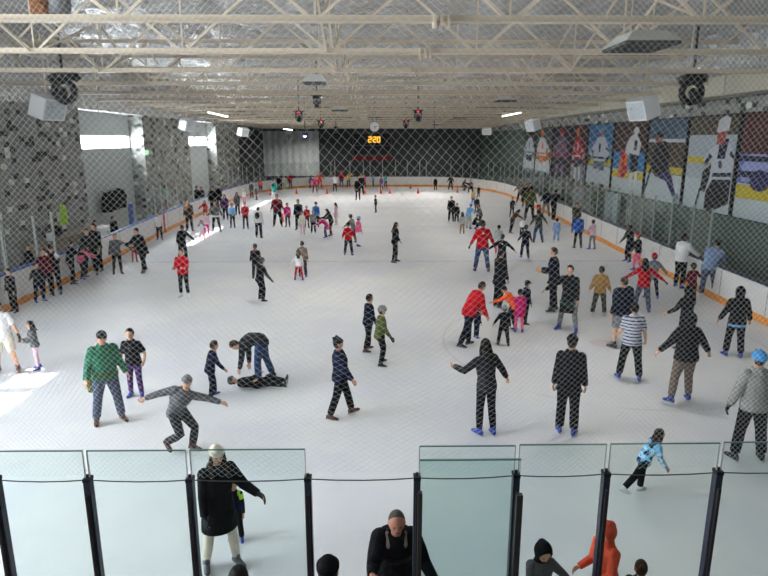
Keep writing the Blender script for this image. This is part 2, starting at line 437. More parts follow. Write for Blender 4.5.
    def face_planes(lo=-.03, front=.055):
        return [((0, front * hs, .035 * hs), V((0, 1, -.62)).normalized()), ((0, 0, lo * hs - .03), V((0, .45, -1)).normalized())]
    if ht in ('short', 'long', 'pony', 'bun', 'bob'):
        hm = hairm(hc)
        mb = cut_ell(H + M @ F(0, -.008, .01), (.086 * hs, .103 * hs, .118 * hs), M, face_planes(-.035 if ht == 'short' else -.06))
        if ht in ('long', 'bob'):
            low = 1.30 if ht == 'long' else 1.42
            x, y = k.ax(1.4)
            p0 = H + M @ F(0, -.045, .02); p1 = H + M @ F(0, -.075, -.07); p2 = k.sp(1.45) - y * .125; p3 = k.sp(low) - y * (.16 + puff)
            mb.loft([(p0, k.hx, k.hf, .08 * hs, .06 * hs), (p1, k.hx, k.hf, .088 * hs, .05 * hs), (p2, x, y, .10, .04), (p3, x, y, .075, .025)], 12)
            for sg in (-1, 1): mb.tube([H + M @ F(.068 * sg, 0, .02), H + M @ F(.084 * sg, .005, -.07), k.sp(1.42) + x * .085 * sg + y * .03], [.03, .032, .022], 8)
        if ht == 'pony': mb.tube([H + M @ F(0, -.09, .05), H + M @ F(0, -.14, .0), H + M @ F(0, -.125, -.15)], [.025, .035, .012], 8)
        if ht == 'bun': mb.ell(H + M @ F(0, -.09, .07), (.045, .045, .045))
        kid_obj(mb, 'hair', hm, vox * .85 if big > 40 else None, 1)
        if kw.get('tie'):
            mb = MB(); c = H + M @ F(-.07, -.06, .0); mb.ell(c, (.03, .03, .03)); kid_obj(mb, 'hair_tie', cloth(kw['tie']))
    elif ht == 'bald':
        mb = cut_ell(H + M @ F(0, -.012, .008), (.083 * hs, .096 * hs, .112 * hs), M, [((0, .03 * hs, .06 * hs), V((0, 1, -.5)).normalized()), ((0, 0, -.05), V((0, .45, -1)).normalized())])
        kid_obj(mb, 'hair', hairm(hc))
    else:
        undr = cut_ell(H + M @ F(0, -.006, .0), (.082 * hs, .098 * hs, .112 * hs), M, face_planes(-.04))
        if kw.get('lh'):
            x, y = k.ax(1.4)
            for sg in (-1, 1): undr.tube([H + M @ F(.072 * sg, .02, .02), H + M @ F(.084 * sg, .03, -.07), k.sp(1.36) + x * .1 * sg + y * .13], [.026, .03, .02], 8)
        if ht != 'hood': kid_obj(undr, 'hair', hairm(kw.get('hairc', 'dark')))
        mt = cloth(hc) if ht not in ('helmet',) else simple('helmet_' + hc, CLOTH[hc], .35, 0, .5)
        if ht == 'helmet':
            mb = cut_ell(H + M @ F(0, -.004, .025), (.1 * hs, .122 * hs, .118 * hs), M, [((0, .0, -.02), V((0, .12, -1)).normalized())], 24, 16)
            for q in (-.035, .035): mb.beam(H + M @ F(q, -.1, .085), H + M @ F(q, .06, .135), .012, .012)
        elif ht in ('beanie', 'pom'):
            mb = cut_ell(H + M @ F(0, -.008, .02), (.09 * hs, .107 * hs, .122 * hs), M, [((0, .0, .03 * hs), V((0, -.18, -1)).normalized())], 22, 14)
            bc_ = H + M @ F(0, -.004, .045)
            mb.loft([(bc_ - k.hd * .02, k.hx, k.hf, .094 * hs, .11 * hs), (bc_ + k.hd * .03, k.hx, k.hf, .094 * hs, .11 * hs)], 20)
            if ht == 'pom': mb.ell(H + M @ F(0, -.03, .15), (.035, .035, .032)); mb.ell(H + M @ F(0, -.09, .12), (.03, .03, .028))
        elif ht in ('cap', 'capb'):
            mb = cut_ell(H + M @ F(0, -.004, .018), (.087 * hs, .105 * hs, .11 * hs), M, [((0, 0, .01), V((0, 0, -1)))], 22, 14)
            d = 1 if ht == 'cap' else -1
            f = lambda u, v, q: H + M @ (V((u * hs, v * hs * d, .022 * hs + q - .18 * max(0, v - .09))))
            mb.prism([(-.07, .06), (-.065, .12), (-.035, .165), (0, .175), (.035, .165), (.065, .12), (.07, .06)], f, -.004, .006)
        elif ht == 'hood':
            mb = cut_ell(H + M @ F(0, -.02, .0), (.108 * hs, .128 * hs, .142 * hs), M, [((0, .07 * hs, 0), V((0, 1, -.15)).normalized())], 22, 14)
            mb.ell(H + M @ F(0, -.09, .05), (.06 * hs, .06 * hs, .06 * hs), M)
            x, y = k.ax(1.45)
            mb.tube([H + M @ F(0, -.02, -.05), k.sp(1.45) - y * .01], [.095, .115], 14, flat=.9, side=X)
            kid_obj(undr, 'hair', hairm(kw.get('hairc', 'dark')))
        ho = kid_obj(mb, {'capb': 'cap', 'pom': 'beanie'}.get(ht, ht), mt, vox * .8 if big > 50 and ht in ('hood', 'beanie', 'pom') else None, 1)
    # --- face
    if big > 70:
        for sg in (-1, 1):
            mb = MB(); mb.ell(H + M @ F(.031 * sg, .084, .012), (.012 * hs, .008 * hs, .007 * hs), M, 8, 6); kid_obj(mb, 'eye', simple('eye_dark', '#1b1512', .3))
        mb = MB(); mb.ell(H + M @ F(0, .083, -.062), (.025 * hs, .008 * hs, .007 * hs), M, 10, 6); kid_obj(mb, 'mouth', simple('lips', '#8a4a42', .5))
    # --- gloves and extras
    if 'gl' in kw:
        for sgn, sh, e, w, fv in k.arms:
            mb = MB(); hand(mb, k, w, fv, sgn, .5, 1.18, big > 55)
            mb.tube([w - fv * .05, w + fv * .01], [.038, .036], 10)
            kid_obj(mb, 'glove', cloth(kw['gl']), vox if big > 40 else None, 1)
    x, y = k.ax(1.25)
    if 'emblem' in kw:
        mb = MB(); bs = kw.get('emb_back', 1); zz = kw.get('emb_z', 1.33); c = k.sp(zz) - y * bs * (.118 * fat + puff * 1.0)
        er = kw.get('emb_r', .035); mb.ell(c, (er, .02, er * .9), Matrix((x, y, k.sd(zz))).transposed(), 10, 6); kid_obj(mb, 'emblem', cloth(kw['emblem']))
    if 'hemc' in kw:
        mb = MB(); mb.loft(rings_torso(k, [(.79, .17 * fat, .135 * fat, -.008), (.86, .174 * fat, .138 * fat, -.008)], puff - .004), 18); kid_obj(mb, 'shirt_hem', cloth(kw['hemc']))
    if 'band' in kw:
        zb = kw.get('band_z', .72); fb = 1.0
        mb = MB(); mb.loft(rings_torso(k, [(zb, .205 * fat, .165 * fat, -.006), (zb + .09, .2 * fat, .16 * fat, -.007)], puff + .006), 18); kid_obj(mb, 'coat_band', cloth(kw['band']))
    if 'scarf' in kw:
        mb = MB(); c = k.sp(1.47); xs, ys = k.ax(1.46); pts = [c + xs * .095 * math.cos(a) + ys * .09 * math.sin(a) for a in [i * math.pi / 6 for i in range(12)]]
        for i in range(12): mb.tube([pts[i], pts[(i + 1) % 12]], [.038, .038], 8)
        kid_obj(mb, 'scarf', cloth(kw['scarf']), vox)
    if 'pack' in kw:
        mb = MB(); c = k.sp(1.24) - y * .21; MM = Matrix((x, y, k.sd(1.25))).transposed(); mb.ell(c, (.14, .09, .2), MM, 12, 8)
        for sg in (-1, 1): mb.tube([k.sp(1.38) + x * .11 * sg - y * .15, k.sp(1.45) + x * .11 * sg, k.sp(1.36) + x * .12 * sg + y * .14, k.sp(1.15) + x * .14 * sg + y * .1], [.018] * 4, 6)
        kid_obj(mb, 'backpack', cloth(kw['pack']), vox)
    if 'tied' in kw:
        mb = MB(); mb.loft(rings_torso(k, [(.93, .18, .14, 0), (1.0, .175, .135, 0)], puff + .004), 16)
        xs, ys = X, Y
        mb.loft([(k.sp(.99) - ys * .12 + xs * .12, xs, ys, .14, .07), (k.sp(.82) - ys * .15 + xs * .18, xs, ys, .14, .09), (k.sp(.6) - ys * .13 + xs * .19, xs, ys, .09, .07)], 12)
        kid_obj(mb, 'tied_jacket', cloth(kw['tied']), vox)
    if 'yoke' in kw:
        mb = MB(); side_ = kw.get('yoke_side', 0)
        for sgn, sh, e, w, fv in k.arms:
            if side_ and sgn != side_: continue
            mb.ell(sh - x * .02 * sgn, ((.072 + puff * .75) * fat,) * 3, None, 12, 8); mb.tube([sh, sh + (e - sh) * .2, sh + (e - sh) * .5], [.068 + puff * .7, (.066 + puff * .8) * fat, (.06 + puff * .75) * fat], 12)
        kid_obj(mb, 'shoulder_panel', cloth(kw['yoke']), vox)
    if 'collar' in kw:
        mb = MB(); xc, yc = k.ax(1.4)
        for sg in (-1, 1): mb.tube([k.sp(1.46) - yc * .085 + xc * .02 * sg, k.sp(1.475) + xc * .088 * sg, k.sp(1.42) + xc * .085 * sg + yc * .1, k.sp(1.28) + xc * .06 * sg + yc * (.125 + puff)], [.024, .03, .032, .02], 8)
        kid_obj(mb, 'collar', cloth(kw['collar']), vox, 4)
    body['_h'] = 1
    del body['_h']
    return body, k
def clampin(p, gap):
    for path in (lp, fp, rp):
        ns = normals(path); i = min(range(len(path)), key=lambda q: (path[q] - p).length); d = (p - path[i]).dot(ns[i])
        if (path[i] - p).length < 3 and d > -gap: p = p - ns[i] * (d + gap)
    return V((p.x, p.y, 0))
def P(fx, fy, ty, face, pose, hair, top, bot, skate, label, **kw):
    loc = clampin(gnd(fx, fy), kw.pop('clear', .3))
    pz = height_at(loc, fx, ty)
    pd = dict(POSES[pose]) if isinstance(pose, str) else dict(pose)
    for q in ('lean', 'aL', 'aR', 'lL', 'lR', 'hp', 'side'):
        if q in kw: pd[q] = kw[q]
    k0 = skeleton(pd, 1.02)
    up = {'helmet': .03, 'beanie': .02, 'pom': .04, 'hood': .03}.get(hair.split(':')[0], .01)
    s = pz / (k0.top + up)
    full = s * 1.76
    kid = 2 if full < 1.22 else 1 if full < 1.5 else 0
    if kid:
        k0 = skeleton(pd, 1.28 if kid == 2 else 1.16); s = pz / (k0.top + up)
    s = kw.pop('s', s)
    return make_person(loc, face, pose, s, hair, top, bot, skate, label, kid=kid, ppm=pxscale(loc), **kw)
# ---------------------------------------------------------------- setting materials
def ice_mat():
    m, nt, b = nodes('ice'); L = nt.links.new
    geo = nt.nodes.new('ShaderNodeNewGeometry'); sx = nt.nodes.new('ShaderNodeSeparateXYZ'); L(geo.outputs['Position'], sx.inputs[0])
    def math_(op, a, b_=None, c=None):
        n = nt.nodes.new('ShaderNodeMath'); n.operation = op
        for i, q in enumerate((a, b_, c)):
            if q is None: continue
            if isinstance(q, (int, float)): n.inputs[i].default_value = q
            else: L(q, n.inputs[i])
        return n.outputs[0]
    def noise(scale, det=4, rough=.6, vec=None):
        n = nt.nodes.new('ShaderNodeTexNoise'); n.inputs['Scale'].default_value = scale; n.inputs['Detail'].default_value = det; n.inputs['Roughness'].default_value = rough
        L(vec or geo.outputs['Position'], n.inputs['Vector']); return n.outputs['Fac']
    def ramp(f, a, b_):
        n = nt.nodes.new('ShaderNodeMapRange'); n.interpolation_type = 'SMOOTHSTEP'; n.inputs[1].default_value = a; n.inputs[2].default_value = b_; L(f, n.inputs[0]); return n.outputs[0]
    def mix(f, a, b_):
        n = nt.nodes.new('ShaderNodeMix'); n.data_type = 'RGBA'
        if isinstance(f, (int, float)): n.inputs['Factor'].default_value = f
        else: L(f, n.inputs['Factor'])
        for k_, q in (('A', a), ('B', b_)):
            if isinstance(q, tuple): n.inputs[k_].default_value = q
            else: L(q, n.inputs[k_])
        return n.outputs['Result']
    col = mix(ramp(noise(.35, 3), .35, .65), lin('#d5d6dc'), lin('#dedede'))
    col = mix(math_('MULTIPLY', ramp(noise(2.2, 5, .7), .52, .75), .25), col, lin('#c3c6cf'))
    # scratch streaks
    mp = nt.nodes.new('ShaderNodeMapping'); mp.inputs['Scale'].default_value = (9, 1.3, 1); mp.inputs['Rotation'].default_value = (0, 0, .5); L(geo.outputs['Position'], mp.inputs[0])
    col = mix(math_('MULTIPLY', ramp(noise(2.0, 6, .75, mp.outputs[0]), .58, .72), .35), col, lin('#f2f2f4'))
    def ring(cx, cy, r, w):
        dx = math_('SUBTRACT', sx.outputs[0], cx); dy = math_('SUBTRACT', sx.outputs[1], cy)
        d = math_('SQRT', math_('ADD', math_('MULTIPLY', dx, dx), math_('MULTIPLY', dy, dy)))
        return math_('LESS_THAN', math_('ABSOLUTE', math_('SUBTRACT', d, r)), w)
    wob = ramp(noise(1.2, 3), .3, .6)
    for cx, cy in ((5.7, 14.85),):
        col = mix(math_('MULTIPLY', math_('MULTIPLY', ring(cx, cy, 4.0, .035), wob), .2), col, lin('#b06a70'))
        col = mix(math_('MULTIPLY', ring(cx, cy, .15, .15), .25), col, lin('#b06a70'))
    for yy, w, c, f in ((25.8, .15, '#5866a8', .25), (47.0, .15, '#5866a8', .3), (36.4, .15, '#a85a62', .22)):
        col = mix(math_('MULTIPLY', math_('LESS_THAN', math_('ABSOLUTE', math_('SUBTRACT', sx.outputs[1], yy)), w), math_('MULTIPLY', wob, f)), col, lin(c))
    L(col, b.inputs['Base Color'])
    L(math_('MULTIPLY_ADD', noise(3, 4), .25, .36), b.inputs['Roughness'])
    b.inputs['Specular IOR Level'].default_value = .35
    bp = nt.nodes.new('ShaderNodeBump'); bp.inputs['Strength'].default_value = .35; bp.inputs['Distance'].default_value = .01
    L(noise(7, 6, .75), bp.inputs['Height']); L(bp.outputs[0], b.inputs['Normal'])
    return m
def block_mat(name, lo, hi, sy=.4, sz=.2):
    m, nt, b = nodes(name); L = nt.links.new
    geo = nt.nodes.new('ShaderNodeNewGeometry'); mp = nt.nodes.new('ShaderNodeMapping'); L(geo.outputs['Position'], mp.inputs[0])
    mp.inputs['Scale'].default_value = (1 / sy, 1 / sy, 1 / sz); mp.inputs['Location'].default_value = (.31, .17, .0)
    fl = nt.nodes.new('ShaderNodeVectorMath'); fl.operation = 'FLOOR'; L(mp.outputs[0], fl.inputs[0])
    wn = nt.nodes.new('ShaderNodeTexWhiteNoise'); wn.noise_dimensions = '3D'; L(fl.outputs[0], wn.inputs[0])
    cr = nt.nodes.new('ShaderNodeValToRGB'); cr.color_ramp.interpolation = 'CONSTANT'
    e = cr.color_ramp.elements; e[0].position = 0; e[0].color = lin(lo); e[1].position = .14; 
    def mixh(t): a, c = lin(lo), lin(hi); return tuple(a[i] + (c[i] - a[i]) * t for i in range(3)) + (1,)
    e[1].color = mixh(.35)
    for p, t in ((.4, .45), (.7, .38), (.95, 1.0)): q = e.new(p); q.color = mixh(t)
    L(wn.outputs[0], cr.inputs[0])
    ns = nt.nodes.new('ShaderNodeTexNoise'); ns.inputs['Scale'].default_value = 25; L(geo.outputs['Position'], ns.inputs['Vector'])
    bp = nt.nodes.new('ShaderNodeBump'); bp.inputs['Strength'].default_value = .4; L(ns.outputs[0], bp.inputs['Height']); L(bp.outputs[0], b.inputs['Normal'])
    L(cr.outputs[0], b.inputs['Base Color']); b.inputs['Roughness'].default_value = .9
    return m
def foil_mat():
    m, nt, b = nodes('foil_insulation'); L = nt.links.new
    geo = nt.nodes.new('ShaderNodeNewGeometry'); mp = nt.nodes.new('ShaderNodeMapping'); mp.inputs['Scale'].default_value = (1.5, .9, 1); mp.inputs['Rotation'].default_value = (0, 0, .6); L(geo.outputs['Position'], mp.inputs[0])
    n = nt.nodes.new('ShaderNodeTexNoise'); n.inputs['Scale'].default_value = 3.0; n.inputs['Detail'].default_value = 5; n.inputs['Roughness'].default_value = .55; n.inputs['Distortion'].default_value = .8; L(mp.outputs[0], n.inputs['Vector'])
    bp = nt.nodes.new('ShaderNodeBump'); bp.inputs['Strength'].default_value = 1.0; bp.inputs['Distance'].default_value = .25; L(n.outputs[0], bp.inputs['Height']); L(bp.outputs[0], b.inputs['Normal'])
    b.inputs['Base Color'].default_value = lin('#e8eaea'); b.inputs['Metallic'].default_value = .6; b.inputs['Roughness'].default_value = .24
    return m
ICE = ice_mat(); FOIL = foil_mat()
BLOCK = block_mat('split_face_blocks', '#454846', '#d0d0ca', .34, .19)
PALE = simple('pale_wall_paint', '#b9bfbe', .8, bump=.1)
DARKW = simple('dark_wall_paint', '#3a3e40', .8, bump=.15, bscale=12, var=.25)
GREENW = simple('dark_green_grey_wall', '#53625b', .8, bump=.2, bscale=6, var=.3)
STEELP = simple('painted_truss_steel', '#cdbfaa', .55)
BOARDW = simple('white_board_plastic', '#d4d3d1', .35, bump=.05, var=.05, bscale=1.5)
KICKO = simple('orange_kick_plastic', '#d98a2e', .45, var=.12, bscale=3)
CAPB = simple('dark_blue_cap_rail', '#1c2440', .4)
CAPB2 = simple('blue_cap_rail', '#3a5aa8', .4)
PGLASS = glass('clear_pane', '#f5f8f7', .04)
NGLASS = glass('tinted_near_pane', '#f5faf9', .04)
CONC = simple('dark_rubber_floor', '#2c2e31', .9, bump=.2, bscale=10)
POSTM = simple('pale_aluminium', '#a9adab', .35, .5)
NPOST = simple('dark_painted_post', '#3a3f4d', .4, .3)
WHITEP = simple('white_plastic', '#e4e5e6', .5)
BLACKP = simple('black_plastic', '#0e0e11', .5)
# ---------------------------------------------------------------- rink outline (ground path of the boards)
def crom(pts, seg=.6):
    out = []
    for i in range(len(pts) - 1):
        p0 = pts[max(0, i - 1)]; p1 = pts[i]; p2 = pts[i + 1]; p3 = pts[min(len(pts) - 1, i + 2)]
        n = max(1, int((p2 - p1).length / seg))
        for j in range(n):
            t = j / n
            out.append(.5 * ((2 * p1) + (p2 - p0) * t + (2 * p0 - 5 * p1 + 4 * p2 - p3) * t * t + (3 * p1 - p0 - 3 * p2 + p3) * t ** 3))
    out.append(pts[-1]); return out
LEFTP = [V((-11.0, 4.8, 0)), V((-11.05, 12, 0)), V((-11.1, 18.5, 0)), V((-11.2, 25, 0)), V((-11.75, 35.5, 0)), V((-12.0, 44, 0)), V((-12.1, 52, 0)), V((-11.6, 59, 0)), V((-10.0, 64.5, 0)), V((-7.5, 67.8, 0)), V((-4.5, 68.9, 0))]
FARP = [V((-4.5, 68.9, 0)), V((0, 69.1, 0)), V((4, 69.1, 0)), V((6.5, 69, 0))]
RIGHTP = [V((6.5, 69, 0)), V((9.2, 67.2, 0)), V((11.0, 63.6, 0)), V((11.9, 59.4, 0)), V((12.15, 54, 0)), V((11.95, 45, 0)), V((11.65, 37.3, 0)), V((11.2, 28, 0)), V((10.95, 22, 0)), V((10.8, 17, 0)), V((10.7, 11, 0)), V((10.7, 4.8, 0))]
lp, fp, rp = crom(LEFTP), crom(FARP), crom(RIGHTP)
def normals(path):   # outward (away from the ice): path runs left -> far -> right clockwise seen from above
    out = []
    for i in range(len(path)):
        d = (path[min(i + 1, len(path) - 1)] - path[max(0, i - 1)]).normalized(); out.append(V((-d.y, d.x, 0)))
    return out
def sweep(mb, path, o0, o1, z0, z1):
    ns = normals(path); vs = []; fs = []
    for p, n in zip(path, ns): vs += [p + n * o0 + Z * z0, p + n * o1 + Z * z0, p + n * o1 + Z * z1, p + n * o0 + Z * z1]
    k = len(path)
    for i in range(k - 1):
        for j in range(4): fs.append((i * 4 + j, i * 4 + (j + 1) % 4, (i + 1) * 4 + (j + 1) % 4, (i + 1) * 4 + j))
    fs += [(3, 2, 1, 0), tuple((k - 1) * 4 + j for j in range(4))]
    mb.add(vs, fs)
# ice and floor
mb = MB(); outline = lp + fp[1:] + rp[1:]; n = len(outline)
c0 = V((0, 35, 0)); vs = list(outline) + [c0]
mb.add(vs, [(i, (i + 1) % n, n)[::-1] for i in range(n)]); ice = struct('floor', mb, ICE)
mb = MB(); mb.box2((-15, -8, -.3), (14, 79, -.02)); struct('floor_walkway', mb, CONC)
# boards
def boards(name, path, label, cap=None, gaps=()):
    e = empty(name, path[0], label, 'rink boards'); o = path[0]
    m1 = MB(); sweep(m1, path, 0, .12, 0, 1.07); m1.build('board_panel', BOARDW, e, origin=None).location = -o
    m2 = MB(); sweep(m2, path, -.015, .01, 0.0, .22); m2.build('kick_strip', KICKO, e).location = -o
    if cap:
        m3 = MB(); sweep(m3, path, -.02, .16, 1.07, 1.12); m3.build('cap_rail', cap, e).location = -o
    m4 = MB()
    ns = normals(path)
    for i in range(4, len(path) - 1, 4):
        p, nn = path[i], ns[i]; t = V((nn.y, -nn.x, 0)); M = Matrix((t, nn, Z)).transposed()
        m4.box(p - nn * .003 + Z * .64, (.02, .02, .82), M)
    m4.build('board_seam', simple('board_seam_grey', '#9c9c9a', .5), e).location = -o
    return e
boards('dasher_board', lp, 'white boards with blue cap along the side under the bright windows', CAPB2)
boards('dasher_board', fp, 'straight white boards with orange kick strip across the far end')
boards('dasher_board', rp, 'white boards with dark cap below the wall of hockey posters', CAPB)
# glass panes and posts on the boards
pane_proto = post_proto = None
def glazing(path, start, end, step, h, post, plabel, qlabel, postm=POSTM, pg='', qg='', off=.08, z0=1.09, pane=True):
    ns = normals(path); acc = 0; pts = []; last = path[0]; nxt = start
    for p, q in zip(path, ns):
        acc += (p - last).length
        if acc >= nxt and acc <= end: pts.append(p + q * off); nxt += step
        last = p
    pp = qq = None
    for i, p in enumerate(pts):
        if pp is None:
            mb = MB(); mb.box((0, 0, h / 2), (post, post, h)); mb.box((0, 0, .03), (post * 1.5, post * 1.5, .06))
            pp = mb.build('glass_post', postm); pp.location = p + Z * z0; tag(pp, plabel, 'post', pg)
        else:
            o = pp.copy(); COL.objects.link(o); o.location = p + Z * z0
    for a, b in zip(pts[:-1], pts[1:]):
        if not pane: break
        d = b - a; L = d.length - post - .02; mb = MB(); mb.box((0, 0, h * .5), (L, .012, h * .97))
        o = mb.build('glass_screen', PGLASS); o.location = (a + b) / 2 + Z * z0; o.rotation_euler = (0, 0, math.atan2(d.y, d.x))
        tag(o, qlabel, 'glass pane', qg)
glazing(fp, 0, 30, 1.25, 1.75, .07, 'pale metal post holding glass on the far end boards', 'clear glass pane standing on the far end boards', pg='posts of the far glass', qg='panes of the far glass')
glazing(rp, 1.2, 52, 1.55, 1.75, .045, 'pale metal post holding glass below the hockey posters', 'glass pane standing on the boards below the hockey posters', pg='posts of the glass below the posters', qg='panes of the glass below the posters')
glazing(lp, 12.0, 17.5, 1.5, 1.5, .07, 'metal post holding glass beside the nearest block wall', 'glass pane on the blue-capped boards beside the nearest block wall', pg='posts of the near side glass', qg='panes of the near side glass')
glazing(lp, 26.5, 37.5, 1.4, 1.6, .045, 'pale post of the glass under the bright window', 'glass pane on the blue-capped boards under the bright window', pg='posts of the glass under the window', qg='panes of the glass under the window')
glazing(lp, 47.0, 69.0, 1.5, 1.6, .05, 'pale post of the glass around the far bright corner', 'glass pane around the corner beside the far block wall', pg='posts of the far corner glass', qg='panes of the far corner glass')
# coloured gate posts on the side under the windows
def gate_post(px, y0, y1, mat, label):
    b = gnd(px, y1); h = height_at(b, px, y0); mb = MB(); mb.box((0, 0, h / 2), (.16, .2, h)); mb.box((0, 0, h), (.18, .22, .05))
    o = mb.build('gate_post', mat); o.location = b; tag(o, label, 'post')
gate_post(104, 238, 263, CAPB2, 'blue gate post on white boards nearest the white bin')
gate_post(164, 213, 233, simple('red_post', '#b3202c', .5), 'red gate post beside the kid in a white tee')
gate_post(134, 204, 246, CAPB2, 'tall blue post where the glass under the window begins')
# ---------------------------------------------------------------- roof
def zc(y): return CAMZ + 2.2 - .013 * y
TD = 1.5
from mathutils import noise as MN
def foil_z(x, y):
    sag = abs(math.sin(math.pi * (x + .4 * MN.noise(V((x * .3, y * .25, 3)))) / 1.45))
    w = MN.noise(V((x * 1.1, y * .8, 0))) * .1 + MN.noise(V((x * 2.6, y * 1.7, 5))) * .055
    return -.16 * (sag ** .6) + w
mb = MB(); xs_ = [-13.6 + .24 * i for i in range(114)]; ys_ = [-8 + .3 * i for i in range(292)]
vs = [V((x, y, zc(y) + TD + .34 + foil_z(x, y))) for y in ys_ for x in xs_]; nx = len(xs_)
mb.add(vs, [(j * nx + i, (j + 1) * nx + i, (j + 1) * nx + i + 1, j * nx + i + 1) for j in range(len(ys_) - 1) for i in range(nx - 1)])
mb.add([V((-16, -8.5, zc(-8) + TD + .75)), V((16, -8.5, zc(-8) + TD + .75)), V((16, 80, zc(80) + TD + .75)), V((-16, 80, zc(80) + TD + .75))], [(0, 1, 2, 3)])
struct('ceiling', mb, FOIL, smooth=True)
ORD = ['first', 'second', 'third', 'fourth', 'fifth', 'sixth', 'seventh', 'eighth', 'ninth', 'tenth', 'eleventh', 'twelfth', 'thirteenth', 'fourteenth', 'fifteenth', 'sixteenth', 'seventeenth']
XL, XR, PAN, SPC = -13.3, 12.8, 3.48, 3.76
ys = [11.86 + SPC * i for i in range(17)]
for ti, y in enumerate(ys):
    z = zc(y)
    e = empty('roof_truss', (0, y, z), f'cream steel roof truss across the rink, {ORD[ti]} counting from the near end' , 'roof truss', 'roof trusses')
    mb = MB()
    for s in (-1, 1): mb.box(((XL + XR) / 2, s * .055, 0), (XR - XL, .1, .015)); mb.box(((XL + XR) / 2, s * .013, .055), (XR - XL, .014, .12))
    mb.build('bottom_chord', STEELP, e)
    mb = MB()
    for s in (-1, 1): mb.box(((XL + XR) / 2, s * .055, TD), (XR - XL, .1, .015)); mb.box(((XL + XR) / 2, s * .013, TD - .05), (XR - XL, .014, .1))
    mb.build('top_chord', STEELP, e)
    apex = [-1.08 + PAN * k for k in range(-4, 5)]
    xs_ = [a for a in apex if XL < a < XR]
    for a in xs_:
        for s in (-1, 1):
            b = a + s * PAN / 2
            if XL - .3 < b < XR + .3:
                mb = MB(); mb.beam((a + s * .06, 0, .05), (b, 0, TD - .05), .055, .055); mb.build('diagonal', STEELP, e)
        mb = MB(); mb.box((a, 0, TD / 2), (.035, .035, TD)); mb.build('vertical', STEELP, e)
    if ti < len(ys) - 1:      # longitudinal sway bracing to the next truss
        for a in (-8.04, -1.08, 5.88):
            dz = zc(ys[ti + 1]) - z
            m1 = MB(); m1.beam((a + .1, .05, .05), (a + .1, SPC - .05, TD - .1 + dz), .045, .045); m1.build('sway_brace', STEELP, e)
            m1 = MB(); m1.beam((a - .1, .05, TD - .1), (a - .1, SPC - .05, .05 + dz), .045, .045); m1.build('sway_brace', STEELP, e)
    if ti < 12:               # pipe clamps seen on the lower chord
        for q in (0, .12, .24):
            mb = MB(); mb.box((1.05 + q, -.03, .0), (.05, .26, .18)); mb.build('pipe_clamp', STEELP, e)
# ---------------------------------------------------------------- walls
WX, PX = -14.0, -13.2
TOPZ = 9.6
PIL = [(22.0, 28.7), (36.4, 45.2), (52.8, 61.5)]
WIN = [(29.6, 36.3), (46.2, 52.7)]
NEARWIN = (1.0, 8.4)
SUNWIN = (9.4, 12.9)
mb = MB()   # left wall with true openings
def wallrun(a, b, z0=0, z1=TOPZ): mb.box2((WX - .25, a, z0), (WX, b, z1))
edges = [-8, NEARWIN[0], NEARWIN[1]] + [q for w in WIN for q in w] + [79]
segs = [(-8, NEARWIN[0])] + [(NEARWIN[1], SUNWIN[0]), (SUNWIN[1], WIN[0][0]), (WIN[0][1], WIN[1][0]), (WIN[1][1], 79)]
for a, b in segs: wallrun(a, b)
for a, b in WIN: wallrun(a, b, 0, 4.55); wallrun(a, b, 5.25, TOPZ)
wallrun(*NEARWIN, 0, 1.5); wallrun(*NEARWIN, 5.6, TOPZ); wallrun(*SUNWIN, 0, 6.1); wallrun(*SUNWIN, 7.2, TOPZ)
struct('wall_left', mb, PALE)
DAY = None
def window(n, a, b, z0, z1, mull, st):
    mb = MB(); fr = .05
    for z in (z0, z1): mb.box2((WX - .2, a, z - fr), (WX + .02, b, z + fr))
    for y in [a, b] + mull: mb.box2((WX - .2, y - fr, z0), (WX + .02, y + fr, z1))
    f = struct(f'window_{n}', mb, simple('window_frame_paint', '#c9cccf', .5))
    mb = MB(); mb.box2((WX - .14, a, z0), (WX - .12, b, z1))
    m = bpy.data.materials.get('daylit_pane_%d' % n) or bpy.data.materials.new('daylit_pane_%d' % n); m.use_nodes = True; nt = m.node_tree; nt.nodes.clear()
    t = nt.nodes.new('ShaderNodeBsdfTransparent'); em = nt.nodes.new('ShaderNodeEmission'); ad = nt.nodes.new('ShaderNodeAddShader'); o = nt.nodes.new('ShaderNodeOutputMaterial')
    em.inputs[0].default_value = (.9, .96, 1, 1); em.inputs[1].default_value = st
    nt.links.new(t.outputs[0], ad.inputs[0]); nt.links.new(em.outputs[0], ad.inputs[1]); nt.links.new(ad.outputs[0], o.inputs[0])
    mb.build('pane', m, f)
window(1, *WIN[0], 4.55, 5.25, [33.0], WINST)
window(2, *WIN[1], 4.55, 5.25, [49.5], WINST)
window(3, *NEARWIN, 1.5, 5.6, [3.5, 6.0], NEARST)
window(4, *SUNWIN, 6.1, 7.2, [11.5, 11.6, 11.7], WINST)
for i, (a, b) in enumerate(PIL):
    mb = MB(); mb.box2((WX - .01, a, 0), (PX, b, 6.9)); struct(f'pillar_{i + 1}', mb, BLOCK)
mb = MB(); mb.box2((WX, 61.5, 0), (WX + .25, 77.9, TOPZ)); struct('wall_left_dark', mb, DARKW)
mb = MB(); mb.box2((WX, 15.5, 6.35), (PX + .1, 78, 9.0)); struct('ceiling_left_side', mb, FOIL)
mb = MB(); mb.box2((12.94, 5, 7.0), (13.02, 78, 9.2)); struct('ceiling_right_side', mb, FOIL)
mb = MB(); mb.box2((13.0, -8, 0), (13.25, 79, TOPZ)); struct('wall_right', mb, GREENW)
mb = MB(); mb.box2((12.93, 5, 5.95), (13.02, 78, 6.45)); struct('wall_right_blocks', mb, BLOCK)
mb = MB(); mb.box2((-14.2, 78, 0), (13.2, 78.3, TOPZ)); struct('wall_far', mb, DARKW)
mb = MB(); mb.box2((-14.2, -8.3, 0), (13.2, -8, TOPZ)); struct('wall_back', mb, PALE)
